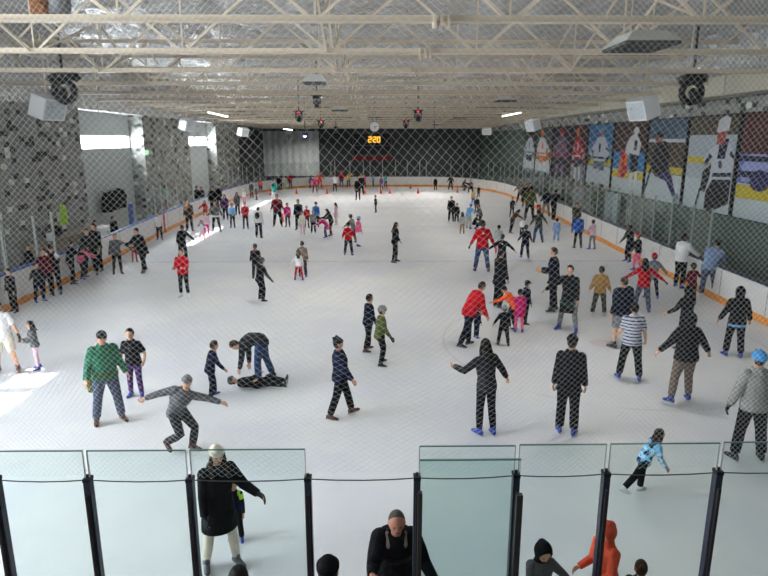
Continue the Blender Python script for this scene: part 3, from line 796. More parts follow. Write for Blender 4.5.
mb = MB(); mb.box2((-11, -7.99, 5.6), (10, -7.95, 8.0)); struct('window_5', mb, emis('back_fill_glow', '#f3f1ea', BACKST))  # unseen glowing panel added behind the camera to brighten roof and trusses
# white duct over the posters
mb = MB(); mb.box2((11.9, 6, 6.5), (12.9, 77.5, 7.15))
for y in range(10, 76, 6): mb.box2((11.87, y, 6.47), (12.9, y + .12, 7.18))
tag(mb.build('air_duct', simple('white_duct_paint', '#b3ae9d', .5)), 'long white air duct running above the hockey posters', 'duct')
# grey far panel, scoreboard
mb = MB()
n = 40; x0, x1 = -14.0, -7.2
a0, b0 = atY(262, 131, 77.6), atY(319.5, 176, 77.6)
vs = []; 
for i in range(n + 1):
    x = a0.x + (b0.x - a0.x) * i / n; d = .05 * math.sin(i * 1.3)
    vs += [V((x, 77.7 + d, b0.z)), V((x, 77.7 + d, a0.z)), V((x, 77.8 + d, a0.z)), V((x, 77.8 + d, b0.z))]
fs = []
for i in range(n):
    for j in range(4): fs.append((i * 4 + j, i * 4 + (j + 1) % 4, i * 4 + 4 + (j + 1) % 4, i * 4 + 4 + j))
mb.add(vs, fs); tag(mb.build('curtain', simple('grey_curtain', '#c6cccf', .85)), 'tall plain grey curtain hanging on the dark far wall', 'curtain')
def far_board(px0, py0, px1, py1, y):
    a, b = atY(px0, py0, y), atY(px1, py1, y); return a, b
a, b = far_board(353, 133, 391, 155.5, 77)
c = (a + b) / 2; w, h = b.x - a.x, a.z - b.z
sb = empty('scoreboard', (c.x, 77.5, b.z), 'dark scoreboard with glowing yellow clock digits on the far wall', 'scoreboard')
mb = MB(); mb.box((0, .1, h / 2), (w, .3, h)); mb.build('case', simple('scoreboard_black', '#18161c', .6), sb)
mb = MB()
for z in (h, h * .02, h * .44): mb.box((0, -.07, z), (w, .06, .14))
for x in (-w / 2, w / 2): mb.box((x, -.07, h / 2), (.14, .06, h))
mb.build('frame', simple('scoreboard_frame', '#4a4650', .5), sb)
SEG = {'2': 'abged', '6': 'afgedc', ':': '', '0': 'abcdef', '8': 'abcdefg'}
def digit(mb, ch, x, z, w, h, y, t):
    P_ = dict(a=((0, h), (w, h)), b=((w, h), (w, h / 2)), c=((w, h / 2), (w, 0)), d=((0, 0), (w, 0)), e=((0, 0), (0, h / 2)), f=((0, h / 2), (0, h)), g=((0, h / 2), (w, h / 2)))
    for s in SEG[ch]:
        (ax_, az), (bx, bz) = P_[s]; mb.box2((x + min(ax_, bx) - t / 2, y - .02, z + min(az, bz) - t / 2), (x + max(ax_, bx) + t / 2, y + .02, z + max(az, bz) + t / 2))
mb = MB(); dg = emis('clock_digit_glow', '#ffb52e', 1.8)
for ch, x in (('2', -.42), ('2', .17), ('0', .65)): digit(mb, ch, x, h * .6, .3, .6, -.08, .085)
for z in (.18, .45): mb.box((.02, -.08, h * .6 + z), (.1, .04, .1))
mb.build('clock_digit', dg, sb)
mb = MB(); mb.box((0, -.08, h * .2), (w * .8, .02, h * .22)); mb.build('score_window', simple('score_window', '#241f30', .4), sb)
a, b = far_board(352, 156, 391.5, 160.5, 77)
mb = MB(); mb.box2((a.x, 77.4, b.z), (b.x, 77.55, a.z)); tag(mb.build('red_sign', simple('red_sign_board', '#7c1a22', .6)), 'long red sign board under the scoreboard', 'sign')
# round wall clock hanging in front of it
c = atY(374.5, 126.8, 48); ck = empty('round_clock', c, 'round white clock hanging from the roof above the scoreboard', 'clock'); ck.scale = (.69, .69, .69)
mb = MB(); mb.loft([(V((0, -.08, 0)), X, Z, .52, .52), (V((0, .08, 0)), X, Z, .52, .52)], 28); mb.build('dial', simple('clock_dial', '#f2f2ee', .4), ck)
mb = MB()
for i in range(28):
    a0_, a1_ = 2 * math.pi * i / 28, 2 * math.pi * (i + 1) / 28
    mb.beam(V((.53 * math.cos(a0_), -.02, .53 * math.sin(a0_))), V((.53 * math.cos(a1_), -.02, .53 * math.sin(a1_))), .16, .06)
mb.build('rim', simple('clock_rim', '#8d8f8c', .4), ck)
mb = MB(); mb.beam(V((0, -.1, 0)), V((.3, -.1, .05)), .02, .05); mb.beam(V((0, -.1, 0)), V((.05, -.1, -.22)), .02, .06); mb.build('hand', BLACKP, ck)
mb = MB(); mb.box((-.2, 0, .75), (.06, .06, .5)); mb.box((.2, 0, .75), (.06, .06, .5)); mb.box((0, 0, 1.0), (1.3, .08, .1)); mb.box((0, 0, 2.2), (.05, .05, 2.4)); mb.build('hanger', BLACKP, ck)
# green exit lights
for px, py, lab in ((260, 144.5, 'small green exit light on the dark far wall beside the curtain'), (493, 144.5, 'small green exit light on the far wall beyond the glass')):
    q = atY(px, py, 77.8); mb = MB(); mb.box((0, 0, 0), (.45, .12, .3)); o = mb.build('exit_light', emis('exit_glow', '#2fe070', 1.6)); o.location = q; tag(o, lab, 'light')
q = atX(146, 152.5, PX); mb = MB(); mb.box((0, 0, 0), (.08, .35, .28)); o = mb.build('exit_light', emis('exit_glow2', '#a8e8b8', .9)); o.location = q + X * .05; tag(o, 'small green exit light on the middle block pillar', 'light')
# ---------------------------------------------------------------- posters
PB = [(524, 536), (536, 553), (553, 572), (572, 588), (588, 614), (614, 648), (648, 688), (688, 740), (740, 812)]
pm = lambda n, h: simple('poster_' + n, h, .7)
def poster(i, label, bg, boards_, stripe, ice_c, player, zb=2.28, zt=5.92):
    ya = atX(PB[i][0], 140, 12.9).y; yb = atX(PB[i][1], 140, 12.9).y      # far edge, near edge
    W = ya - yb - .1; H = zt - zb
    e = empty('hockey_poster', (12.9, yb + .05, zb), label, 'poster', 'hockey posters on the side wall')
    mb = MB(); mb.box2((0, 0, 0), (.06, W, H)); mb.build('backing', pm('black', '#0f0f12'), e)
    def F(u, v, d): return V((-.005 - d, (1 - u) * W, v * H))               # u: 0 far .. 1 near (left to right as seen)
    def shape(name, polys, mat, d):
        for pl in polys:
            mb = MB(); mb.prism(pl, F, d, d + .004); mb.build(name, mat, e)
    r = lambda a, b, c, d: [(a, b), (c, b), (c, d), (a, d)]
    shape('crowd_background', [r(.03, .4, .97, .99)], simple('poster_' + bg[0], bg[1], .7, bscale=4, var=.75), 0)
    if boards_: shape('printed_boards', [r(.03, .34, .97, boards_[2])], pm(*boards_[:2]), .004)
    shape('printed_ice', [r(.03, .01, .97, .34)], pm(*ice_c), .006)
    if stripe: shape('printed_stripe', [r(.03, stripe[2], .97, stripe[3])], pm(*stripe[:2]), .008)
    for j, (nm, pl, c) in enumerate(player): shape(nm, pl, pm(*c), .012 + .004 * j)
def circ(cx, cy, r_, ry_=None, n=14): return [(cx + r_ * math.cos(2 * math.pi * i / n), cy + (ry_ or r_) * math.sin(2 * math.pi * i / n)) for i in range(n)]
WH, BK, NV, YL, RD, BL = ('white', '#b9bcc0'), ('ink', '#16161d'), ('navy', '#1a1e38'), ('yellow', '#b3a122'), ('red', '#a02028'), ('blue', '#2f6fa5')
SKN = ('face', '#8a5340'); PUR = ('purple', '#2c2a55'); ORG = ('orange', '#c46a28')
def stander(jc, pc, hc, dx=0, sc=1.0, st=BK, sock=None, flip=1):
    T = lambda pl: [(.5 + dx + flip * (u - .5) * sc, v) for u, v in pl][::flip]
    sock = sock or jc
    return [('printed_trousers', [T([(.32, .28), (.5, .3), (.52, .46), (.34, .46)]), T([(.54, .26), (.72, .28), (.7, .46), (.5, .46)])], pc),
            ('printed_sock', [T([(.3, .07), (.4, .06), (.46, .3), (.34, .3)]), T([(.6, .05), (.71, .07), (.7, .28), (.57, .28)])], sock),
            ('printed_skate', [T([(.24, .03), (.42, .03), (.4, .08), (.29, .08)]), T([(.58, .02), (.78, .02), (.72, .08), (.6, .07)])], BK),
            ('printed_jersey', [T([(.33, .42), (.72, .42), (.76, .66), (.7, .78), (.58, .81), (.44, .79), (.32, .68)])], jc),
            ('printed_sleeve', [T([(.34, .7), (.42, .74), (.3, .56), (.2, .46), (.12, .5), (.2, .6)]), T([(.68, .76), (.78, .7), (.86, .54), (.78, .46), (.72, .54), (.72, .62)])], jc),
            ('printed_band', [T([(.335, .46), (.72, .46), (.72, .49), (.335, .49)]), T([(.2, .57), (.28, .53), (.31, .56), (.23, .61)]), T([(.74, .6), (.84, .58), (.82, .62), (.74, .64)])], st),
            ('printed_glove', [T([(.08, .44), (.2, .42), (.22, .5), (.12, .52)]), T([(.76, .4), (.86, .42), (.86, .5), (.77, .48)])], st),
            ('printed_number', [T([(.5, .56), (.56, .56), (.56, .7), (.5, .7)])], st),
            ('printed_head', [T(circ(.57, .84, .08, .045))], SKN), ('printed_helmet', [T([(.48, .86), (.66, .86), (.67, .91), (.6, .95), (.52, .945), (.48, .91)])], hc),
            ('printed_stick', [T([(.13, .5), (.17, .5), (.06, .07), (.2, .04), (.2, .02), (.02, .04)])], BK)]
poster(8, 'hockey poster nearest the camera, blurred blue player over yellow board stripe', ('darkred', '#4a2522'), ('blue2', '#5a64a0', .62), (*YL, .2, .33), ('ice', '#a9b4b8'), [
    ('printed_player', [[(.1, .36), (.5, .36), (.5, .5), (.45, .62), (.2, .62), (.08, .5)]], ('bluish', '#8a93c0')), ('printed_band', [[(.03, .55), (.97, .55), (.97, .6), (.03, .6)], [(.03, .4), (.97, .4), (.97, .46), (.03, .46)]], NV), ('printed_skater', [circ(.4, .38, .16, .1)], PUR)])
poster(7, 'hockey poster of a player in white jersey and white helmet', ('brownish', '#4d4638'), ('silver', '#9aa4ae', .8), (*YL, .5, .57), ('ice', '#a9b4b8'), [
    ('printed_trousers', [[(.5, .02), (.62, .0), (.95, .12), (.95, .36), (.62, .36), (.5, .2)]], BK), ('printed_glove', [[(.38, .22), (.48, .2), (.56, .4), (.62, .48), (.54, .5), (.4, .42)]], BK),
    ('printed_jersey', [[(.55, .34), (.95, .36), (.97, .6), (.86, .72), (.66, .72), (.52, .66), (.38, .55), (.42, .5), (.56, .52)]], ('jersey', '#aeb4bd')), ('printed_trim', [[(.6, .37), (.95, .39), (.95, .43), (.6, .41)], [(.4, .5), (.46, .48), (.56, .58), (.5, .61)], [(.88, .6), (.97, .56), (.97, .6), (.9, .65)], [(.72, .46), (.78, .47), (.74, .54), (.68, .53)]], NV), ('printed_collar', [[(.66, .56), (.8, .56), (.84, .76), (.68, .76)]], NV),
    ('printed_face', [[(.62, .7), (.76, .7), (.78, .84), (.62, .84)]], ('redface', '#9a4a38')), ('printed_helmet', [[(.6, .82), (.82, .84), (.84, .96), (.74, .99), (.62, .95)]], WH), ('printed_stick', [[(.38, .24), (.41, .24), (.33, .01), (.3, .01)]], BK)])
poster(6, 'hockey poster of a player in black kneeling on the ice', ('bluegrey', '#45586a'), ('browny', '#4a4034', .74), (*YL, .35, .43), ('ice', '#a9aeb0'), [
    ('printed_board_top', [[(.03, .72), (.97, .72), (.97, .76), (.03, .76)]], WH), ('printed_legs', [[(.3, .3), (.6, .26), (.78, .1), (.9, .06), (.84, .16), (.72, .34), (.6, .46), (.3, .42)]], PUR),
    ('printed_jersey', [[(.16, .4), (.3, .3), (.62, .4), (.62, .6), (.5, .74), (.3, .72), (.18, .6)]], BK), ('printed_head', [circ(.32, .76, .1, .05)], SKN), ('printed_cap', [[(.22, .78), (.44, .78), (.42, .84), (.26, .84)]], BK), ('printed_stick', [[(.16, .42), (.2, .4), (.08, .12), (.02, .1)]], BK), ('printed_skate', [[(.82, .02), (.96, .06), (.94, .14), (.84, .12)]], ('skategrey', '#6d7a86'))])
poster(5, 'hockey poster of an orange and red goalie beside a white skater', ('dkbrown', '#3d2a22'), ('blueb', '#2f6fa5', .58), (*YL, .22, .32), ('ice', '#a9b4b8'), [
    ('printed_goalie', [[(.24, .25), (.38, .2), (.5, .3), (.52, .5), (.44, .62), (.28, .6)]], RD), ('printed_pad', [[(.2, .22), (.3, .22), (.34, .5), (.26, .5)], [(.4, .4), (.5, .4), (.5, .56), (.42, .56)]], ORG),
    ('printed_skater', [[(.4, .58), (.5, .54), (.8, .5), (.86, .7), (.7, .84), (.54, .8), (.44, .7)]], WH), ('printed_band', [[(.55, .53), (.8, .5), (.81, .54), (.55, .57)], [(.66, .62), (.74, .61), (.75, .74), (.67, .75)]], BK), ('printed_sock', [[(.58, .12), (.68, .1), (.7, .32), (.6, .32)], [(.74, .1), (.84, .12), (.82, .34), (.74, .34)]], WH), ('printed_trousers', [[(.6, .3), (.8, .34), (.82, .54), (.6, .56)]], BK), ('printed_head', [circ(.7, .87, .08, .05)], WH)])
poster(4, 'hockey poster of a white skater against bright blue boards', ('skyb', '#33628f'), ('steelb', '#5b7b95', .66), (*YL, .36, .46), ('ice', '#9db0ba'), stander(('jersey', '#aeb4bd'), ('mid', '#55606c'), ('helmblue', '#5f7fa8'), .0, 1.1, NV))
poster(3, 'dark red narrow hockey poster with a white legged goalie', ('darkmaroon', '#3f1a20'), ('maroon2', '#55222a', .6), None, ('ice2', '#7d7f86'), stander(RD, NV, ORG, 0, 1.0, WH, WH, -1))
poster(2, 'dark purple hockey poster with hardly readable figures', ('darkpurple', '#241a28'), ('darkp2', '#3a2836', .6), None, ('darkp3', '#33242e'), stander(('lilac', '#5b5570'), BK, RD, -.05, 1.1, RD, ('lilac2', '#6d6484')))
poster(1, 'narrow hockey poster of a white and orange skater', ('greyg', '#3c4644'), ('orangep', '#8a6a3a', .5), None, ('ice', '#9db0ba'), stander(WH, ORG, ORG, 0, 1.1, ORG, WH, -1))
poster(0, 'farthest narrow hockey poster of two pale skaters', ('greyg2', '#333c3a'), ('whiteb', '#8a969c', .6), None, ('ice', '#9db0ba'), stander(WH, BK, BK, 0, 1.2, BL))
# grey wall plates under the far posters, columns behind the glass
for px0, px1, lab in ((523, 545, 'grey panel under the farthest hockey posters'), (549, 563, 'grey panel under the dark purple poster'), (567, 586, 'grey panel under the dark red poster')):
    y0, y1 = atX(px0, 180, 12.95).y, atX(px1, 180, 12.95).y
    mb = MB(); mb.box2((12.88, y1, 1.3), (12.98, y0, 2.2)); tag(mb.build('wall_plate', simple('grey_panel', '#6a7072', .6)), lab, 'panel')
for px, lab in ((609, 'pale blue round column behind the glass, the farther of two'), (616.5, 'pale blue round column behind the glass, the nearer of two')):
    q = atX(px, 200, 12.6); mb = MB(); mb.tube([(0, 0, 0), (0, 0, .1), (0, 0, .12), (0, 0, 2.25)], [.26, .26, .19, .19], 18); o = mb.build('column', simple('pale_blue_paint', '#8aa0a8', .5), None, True); o.location = (12.6, q.y, 0); tag(o, lab, 'column')
q = atX(627.5, 217, 12.95); mb = MB()
ov = [(.16 * math.cos(t) * 1.0, .42 * math.sin(t) if abs(math.sin(t)) < .8 else .36 * math.copysign(1, math.sin(t))) for t in [i * math.pi / 12 for i in range(24)]]
for (u, v), (u2, v2) in zip(ov, ov[1:] + ov[:1]): mb.beam(V((0, u, v)), V((0, u2, v2)), .04, .07)
o = mb.build('oval_sign', simple('pale_sign', '#9fb4b8', .5)); o.location = q; tag(o, 'pale outlined oval sign behind the glass beside blue columns', 'sign')
# ---------------------------------------------------------------- hung equipment
def hang_speaker(px, py, y, w, rzv, label, group='white hanging speakers', tilt=20):
    c = atY(px, py, y); e = empty('hanging_speaker', c, label, 'speaker', group, rzv)
    mb = MB(); f = lambda u, v, d: Matrix.Rotation(R(tilt), 3, 'X') @ V((u, d, v))
    mb.prism([(-.5 * w, -.36 * w), (.5 * w, -.36 * w), (.5 * w, .36 * w), (-.5 * w, .36 * w)], f, -.3 * w, .3 * w); mb.build('cabinet', WHITEP, e)
    mb = MB(); mb.prism([(-.44 * w, -.3 * w), (.44 * w, -.3 * w), (.44 * w, .3 * w), (-.44 * w, .3 * w)], f, -.31 * w, -.3 * w); mb.build('grille', simple('speaker_grille', '#c2cad0', .7), e)
    mb = MB(); mb.prism(circ(-.2 * w, .1 * w, .04 * w), f, -.325 * w, -.31 * w); mb.build('badge', simple('badge_grey', '#7c8084', .5), e)
    zt = zc(y) + TD - c.z; mb = MB(); mb.tube([(0, 0, .3 * w), (0, 0, zt)], [.025, .025], 8); mb.build('drop_rod', STEELP, e)
hang_speaker(48, 107.5, 22, 1.0, R(75), 'large white hanging speaker beside the nearest block wall')
hang_speaker(643, 108.5, 22, .95, R(-75), 'large white hanging speaker above the hockey posters')
hang_speaker(187, 125, 38, .85, R(70), 'white hanging speaker beside the second bright window')
hang_speaker(243, 132, 50, .8, R(60), 'white hanging speaker before the dark far corner beside the curtain')
hang_speaker(533, 125, 40, .9, R(-70), 'white hanging speaker over the farthest hockey posters')
hang_speaker(487, 131, 50, .68, R(-20), 'small white hanging speaker before the dark far wall')
def horn(px, py, y, sgn, label):
    c = atY(px, py, y); e = empty('spotlight_cluster', c, label, 'stage light')
    s = 1.05; zt = zc(y) + TD - c.z
    mb = MB(); mb.tube([(-.38 * s, 0, .18 * s), (-.1 * s, 0, .32 * s), (.3 * s, .05, .36 * s), (.42 * s, .1, .2 * s)], [.13 * s, .17 * s, .16 * s, .1 * s], 12); mb.build('base_unit', BLACKP, e, True)
    mb = MB()
    pts = [V((.3 * s * math.sin(t), 0, -.12 * s + .3 * s * math.cos(t))) for t in [i * 2 * math.pi / 14 for i in range(15)]]
    mb.tube(pts, [.1 * s] * 15, 10); mb.build('yoke', BLACKP, e, True)
    mb = MB(); mb.tube([(0, -.05, -.1), (.02, -.25, -.28 * s), (.02, -.3, -.34 * s)], [.13 * s, .15 * s, .12 * s], 12); mb.build('lamp_head', simple('lamp_head_dark', '#1b1b20', .3), e, True)
    mb = MB(); mb.tube([(0, 0, .4 * s), (0, 0, zt)], [.04, .04], 8); mb.build('clamp', BLACKP, e)
horn(64, 87, 20.4, 1, 'black stage light hanging above the large white speaker by block wall')
horn(692, 88, 20.4, -1, 'black stage light hanging above the large poster of the white player')
def mover(px, py, y, s, label, dot=None, glow=None):
    c = atY(px, py, y); e = empty('moving_light', c, label, 'stage light'); zt = zc(y) + TD - c.z
    mb = MB(); mb.box((0, 0, .26 * s), (.46 * s, .3 * s, .14 * s)); mb.box((0, 0, .36 * s), (.7 * s, .08 * s, .06 * s)); mb.build('base_unit', BLACKP, e)
    mb = MB(); mb.box((-.19 * s, 0, .06 * s), (.06 * s, .14 * s, .36 * s)); mb.box((.19 * s, 0, .06 * s), (.06 * s, .14 * s, .36 * s)); mb.build('yoke', BLACKP, e)
    mb = MB(); mb.tube([(0, .1 * s, .1 * s), (0, 0, -.02 * s), (0, -.12 * s, -.2 * s), (0, -.16 * s, -.27 * s)], [.1 * s, .15 * s, .16 * s, .15 * s], 12); mb.build('lamp_head', simple('lamp_head_dark', '#1b1b20', .3), e, True)
    if dot: mb = MB(); mb.ell((.0, -.17 * s, .28 * s), (.06 * s, .04 * s, .045 * s)); mb.build('status_lamp', emis('status_red', '#ff2a4a', 3), e)
    if glow: mb = MB(); mb.ell((0, -.2 * s, -.22 * s), (.14 * s, .05 * s, .13 * s)); mb.build('lens', emis('violet_glow', '#8d8cff', 14), e)
    mb = MB(); mb.tube([(0, 0, .36 * s), (0, 0, max(.5 * s, zt))], [.03, .03], 6); mb.build('clamp', BLACKP, e)
mover(317, 102, 28, .72, 'black projector-like stage light hanging under the near square lamp hood')
mover(299, 117, 35, .85, 'black stage light with red lamp nearest the unlit projector light', True)
mover(321, 125, 46, .85, 'black stage light with red lamp above the scoreboard side of curtain', True)
mover(418, 116.5, 35, .9, 'black stage light with red lamp between clock and lit tube', True)
mover(406, 125, 46, .85, 'black stage light with red lamp just beside the round clock', True)
mover(336, 130, 50, .65, 'small plain black stage light near the round clock')
mover(434, 132.5, 50, .75, 'small tilted black stage light at the roof edge before dark far wall')
mover(305, 133.5, 50, .85, 'stage light with glowing violet lens in front of the curtain', None, True)
# unlit hooded lamps, each with an area light added inside as fill
def hood(px, py, y, w, d, label, lit=True, power=0, dome=False):
    c = atY(px, py, y); e = empty('lamp_hood', c, label, 'lamp', 'white hooded lamps under the roof')
    mb = MB(); a, b_ = w / 2, d / 2
    if dome: mb.loft([(V((0, 0, .0)), X, Y, a, b_), (V((0, 0, .08)), X, Y, a * .9, b_ * .9), (V((0, 0, .2)), X, Y, a * .5, b_ * .5)], 24)
    else: mb.add([V((-a, -b_, 0)), V((a, -b_, 0)), V((a, b_, 0)), V((-a, b_, 0)), V((-a * .6, -b_ * .6, .22)), V((a * .6, -b_ * .6, .22)), V((a * .6, b_ * .6, .22)), V((-a * .6, b_ * .6, .22))], [(0, 1, 5, 4), (1, 2, 6, 5), (2, 3, 7, 6), (3, 0, 4, 7), (4, 5, 6, 7)])
    if dome: mb.f = [f for f in mb.f if len(f) < 5 or True]
    mb.build('hood', simple('hood_white', '#c4c3bd', .5), e)
    mb = MB()
    for i in range(9): mb.box((-a + .03 + (w - .06) * i / 8, 0, -.03), (.012, d * .95, .06))
    for i in range(5): mb.box((0, -b_ + .03 + (d - .06) * i / 4, -.03), (w * .95, .012, .06))
    mb.build('louvre', simple('louvre_dark', '#4a4a48', .5), e)
    mb = MB(); z1 = max(.3, zc(y) + TD - .3 - c.z); mb.tube([(-a * .4, 0, .2), (-a * .4, 0, z1 + .3)], [.012, .012], 5); mb.build('hanger', STEELP, e); mb = MB(); mb.tube([(a * .4, 0, .2), (a * .4, 0, z1 + .3)], [.012, .012], 5); mb.build('hanger', STEELP, e)
    if power:
        ld = bpy.data.lights.new('fill_light', 'AREA'); ld.shape = 'RECTANGLE'; ld.size = w * .9; ld.size_y = d * .9; ld.energy = power; ld.color = (1, .95, .87); ld.spread = R(165)
        lo = bpy.data.objects.new('fill_light', ld); COL.objects.link(lo); lo.location = c - Z * .07
hood(315, 82.5, 20.5, .75, .75, 'square white lamp hood with dark louvre in the middle of the roof', power=FILL)
hood(640, 45.5, 13.2, 1.1, 1.4, 'largest white lamp panel under the roof nearest the camera', power=FILL * .7)
hood(505, 100.5, 30, .9, 1.0, 'round white lamp hood above the lit tube over the posters', power=FILL, dome=True)
hood(340, 110, 38, 1.0, 1.0, 'square white lamp hood behind the projector light', power=FILL)
hood(265, 116.5, 47, 1.3, 1.0, 'wide white lamp hood between the lit tube and stage lights', power=FILL)
hood(459, 117.5, 47, 1.0, .9, 'round white lamp hood between the two stage lights and lit tube', power=FILL, dome=True)
hood(437, 124.5, 58, .9, .9, 'small round white lamp hood beside the red-lamp stage light near clock', power=FILL * 2.2, dome=True)
hood(351, 121, 55, 1.0, .9, 'small square white lamp hood just beside the round clock', power=FILL * 2.2)
for hx, hy, hz, hk in ((-2.2, 9.0, 7.2, NEARL), (5.6, 4.0, 7.2, NEARL), (-8.5, 12.0, 7.2, NEARL), (-2.2, 2.5, 7.2, NEARL), (-8.0, 73.0, 6.2, FARL), (6.5, 73.0, 6.2, FARL)):  # extra hoods added for fill: unseen ones overhead, two brightening the far wall
    e = empty('lamp_hood', (hx, hy, hz + .01), 'added white fill lamp hood, unseen above the viewing end of the rink' if hy < 20 else ('added white fill lamp hood before the far wall beside the curtain' if hx < 0 else 'added white fill lamp hood before the far wall beyond the scoreboard'), 'lamp', 'white hooded lamps under the roof')
    mb = MB(); mb.box((0, 0, .12), (1.2, 1.2, .2)); mb.build('hood', simple('hood_white', '#c4c3bd', .5), e)
    ld = bpy.data.lights.new('fill_light', 'AREA'); ld.shape = 'RECTANGLE'; ld.size = 1.1; ld.size_y = 1.1; ld.energy = FILL * hk; ld.color = (1, .95, .87); ld.spread = R(150)
    lo = bpy.data.objects.new('fill_light', ld); COL.objects.link(lo); lo.location = (hx, hy, hz)
def tube_lamp(pa, pb, y0, y1, w, label):
    a, b = atY(*pa, y0), atY(*pb, y1); e = empty('tube_lamp', (a + b) / 2, label, 'lamp'); o = (a + b) / 2
    mb = MB(); mb.beam(a - o, b - o, w, .06); mb.build('tube', emis('tube_glow', '#fffaf0', 9), e)
    mb = MB(); mb.beam(a - o + Z * .09, b - o + Z * .09, w * 1.2, .1); zt = zc(y0) - a.z
    mb.box2((-.02, -.02, .1), (.02, .02, max(.3, zt + TD))); mb.build('reflector', STEELP, e)
tube_lamp((209, 112.5), (227, 116.5), 41, 41, .5, 'lit fluorescent tube over the side of the bright windows')
tube_lamp((503, 116.2), (520, 112.8), 41, 41, .5, 'lit fluorescent tube over the side of the hockey posters')
tube_lamp((284, 129), (292, 130), 66, 66, .5, 'small distant lit fluorescent tube above the curtain')
# sloping pale duct and rusty heater at the upper left corner
a, b = atY(-30, 34, 15), atY(50, 53.5, 19); mb = MB(); mb.tube([a, b], [.2, .2], 16); tag(mb.build('pipe', simple('pale_pipe', '#b5b1a8', .5), None, True), 'pale sloping pipe crossing the first trusses in the corner', 'pipe')
a = atY(60, -30, 14.6); b = atY(60, 14, 14.6); mb = MB(); mb.tube([a, b], [.22, .22], 16); tag(mb.build('flue_pipe', simple('dull_flue', '#6d6f70', .5, .4), None, True), 'grey flue pipe rising above the first truss in the corner', 'pipe')
c = atY(41, 8, 14.8); mb = MB()
mb.box((0, 0, 0), (.34, .3, .28)); mb.tube([(-.1, 0, .1), (-.12, 0, .6)], [.08, .08], 10); mb.tube([(.05, -.1, 0), (.1, -.28, -.05)], [.12, .1], 10)
o = mb.build('valve_box', simple('rusty_brown', '#8a5a34', .8, bump=.5, var=.4)); o.location = c; tag(o, 'rusty brown valve box beside the grey flue pipe', 'valve')
# ---------------------------------------------------------------- near glass, posts, net
NY = 4.7
POSTS = [(-4, 480), (88, 480), (190, 480), (308, 479), (417, 478), (516, 475.5), (606, 474), (718, 472.5), (838, 470)]
ptx = [atY(px, py, NY) for px, py in POSTS]
names_ = ['in the lower left corner', 'second from the lower left corner', 'beside the woman in the long black coat', 'at the woman side of the open gate', 'in front of the bald man', 'beside the hooded child in grey', 'in front of the orange hooded child', 'rightmost, beyond the running child', 'outside']
for p, nm in zip(ptx, names_):
    e = empty('near_glass_post', (p.x, NY, 1.1), f'dark metal glass post {nm}', 'post', 'posts of the near glass')
    h = p.z - 1.1
    mb = MB(); mb.box((0, 0, h / 2), (.055, .07, h)); mb.build('upright', NPOST, e)
    mb = MB(); mb.box((0, -.05, h / 2 - .06), (.022, .03, h - .12)); mb.build('clamp_strip', simple('post_rubber', '#2a2326', .6), e)
    mb = MB(); mb.box((0, 0, h + .01), (.06, .08, .03)); mb.tube([(0, .0, h), (0, .0, h + .05)], [.012, .012], 8); mb.build('top_cap', simple('post_cap_dark', '#1d1e24', .5), e)
GT = [(451, 451), (451, 450), (450, 449), None, (446.5, 445.5), (445, 444), (444, 443), (443, 441)]
glabs = ['clear near glass pane in the lower left corner', 'clear near glass pane left of the woman in the long coat', 'clear near glass pane in front of the woman in the long coat', None, 'taller fixed near glass pane behind the gate pane', 'near glass pane in front of the grey hooded child', 'near glass pane in front of the running child', 'near glass pane in the lower right corner']
for i in range(8):
    if GT[i] is None: continue
    a, b = ptx[i], ptx[i + 1]; zt = atY((POSTS[i][0] + POSTS[i + 1][0]) / 2, sum(GT[i]) / 2, NY).z
    L = b.x - a.x - .035
    mb = MB(); mb.box((0, 0, (zt - 1.1) / 2), (L, .012, zt - 1.1)); e = mb.build('near_glass_screen', NGLASS); e.location = ((a.x + b.x) / 2, NY, 1.1); tag(e, glabs[i], 'glass pane', 'panes of the near glass')
    edge = simple('glass_edge', '#5f7f7c', .3); hh = zt - 1.1
    mb = MB(); mb.box((0, 0, hh), (L, .014, .008)); mb.build('top_edge', edge, e)
    mb = MB(); mb.box((-L / 2, 0, hh / 2), (.006, .014, hh)); mb.build('side_edge', simple('glass_side_edge', '#a9b4b2', .3), e)
    mb = MB(); mb.box((L / 2, 0, hh / 2), (.006, .014, hh)); mb.build('side_edge', simple('glass_side_edge', '#a9b4b2', .3), e)
# gate pane with its own posts, slightly nearer
GY = 4.6
a, b = atY(420, 460, GY), atY(521, 461.5, GY)
e = empty('glass_gate', ((a.x + b.x) / 2, GY, 1.1), 'open gate of thick glass overlapping the fixed pane beside the bald man', 'gate')
hh = a.z - 1.1; L = b.x - a.x
mb = MB(); mb.box((0, 0, hh / 2), (L, .016, hh)); mb.build('pane', glass('gate_glass', '#eef6f5', .05), e)
mb = MB(); mb.box((0, 0, hh), (L, .018, .01)); mb.build('top_edge', simple('glass_edge', '#5f7f7c', .3), e)
for s, px, py in ((-1, 420, 491), (1, 519, 493)):
    p = atY(px, py, GY); h2 = p.z - 1.1; mb = MB(); mb.box((p.x - (a.x + b.x) / 2, -.02, h2 / 2), (.035 if s < 0 else .05, .05, h2)); mb.build('upright', simple('gate_upright', '#33302f', .5), e)
# near boards below the frame
def nearboard(x0, x1, label):
    e = empty('near_board', ((x0 + x1) / 2, NY, 0), label, 'rink boards')
    mb = MB(); mb.box((0, 0, .53), (x1 - x0, .12, 1.06)); mb.build('board_panel', BOARDW, e)
    mb = MB(); mb.box((0, .065, .1), (x1 - x0, .01, .2)); mb.build('kick_strip', KICKO, e)
    mb = MB(); mb.box((0, 0, 1.08), (x1 - x0, .2, .04)); mb.build('cap_rail', CAPB, e)
nearboard(-11.0, ptx[3].x + .03, 'white boards carrying the near glass, woman side of gate')
nearboard(ptx[4].x - .03, 10.7, 'white boards carrying the near glass, hooded children side')
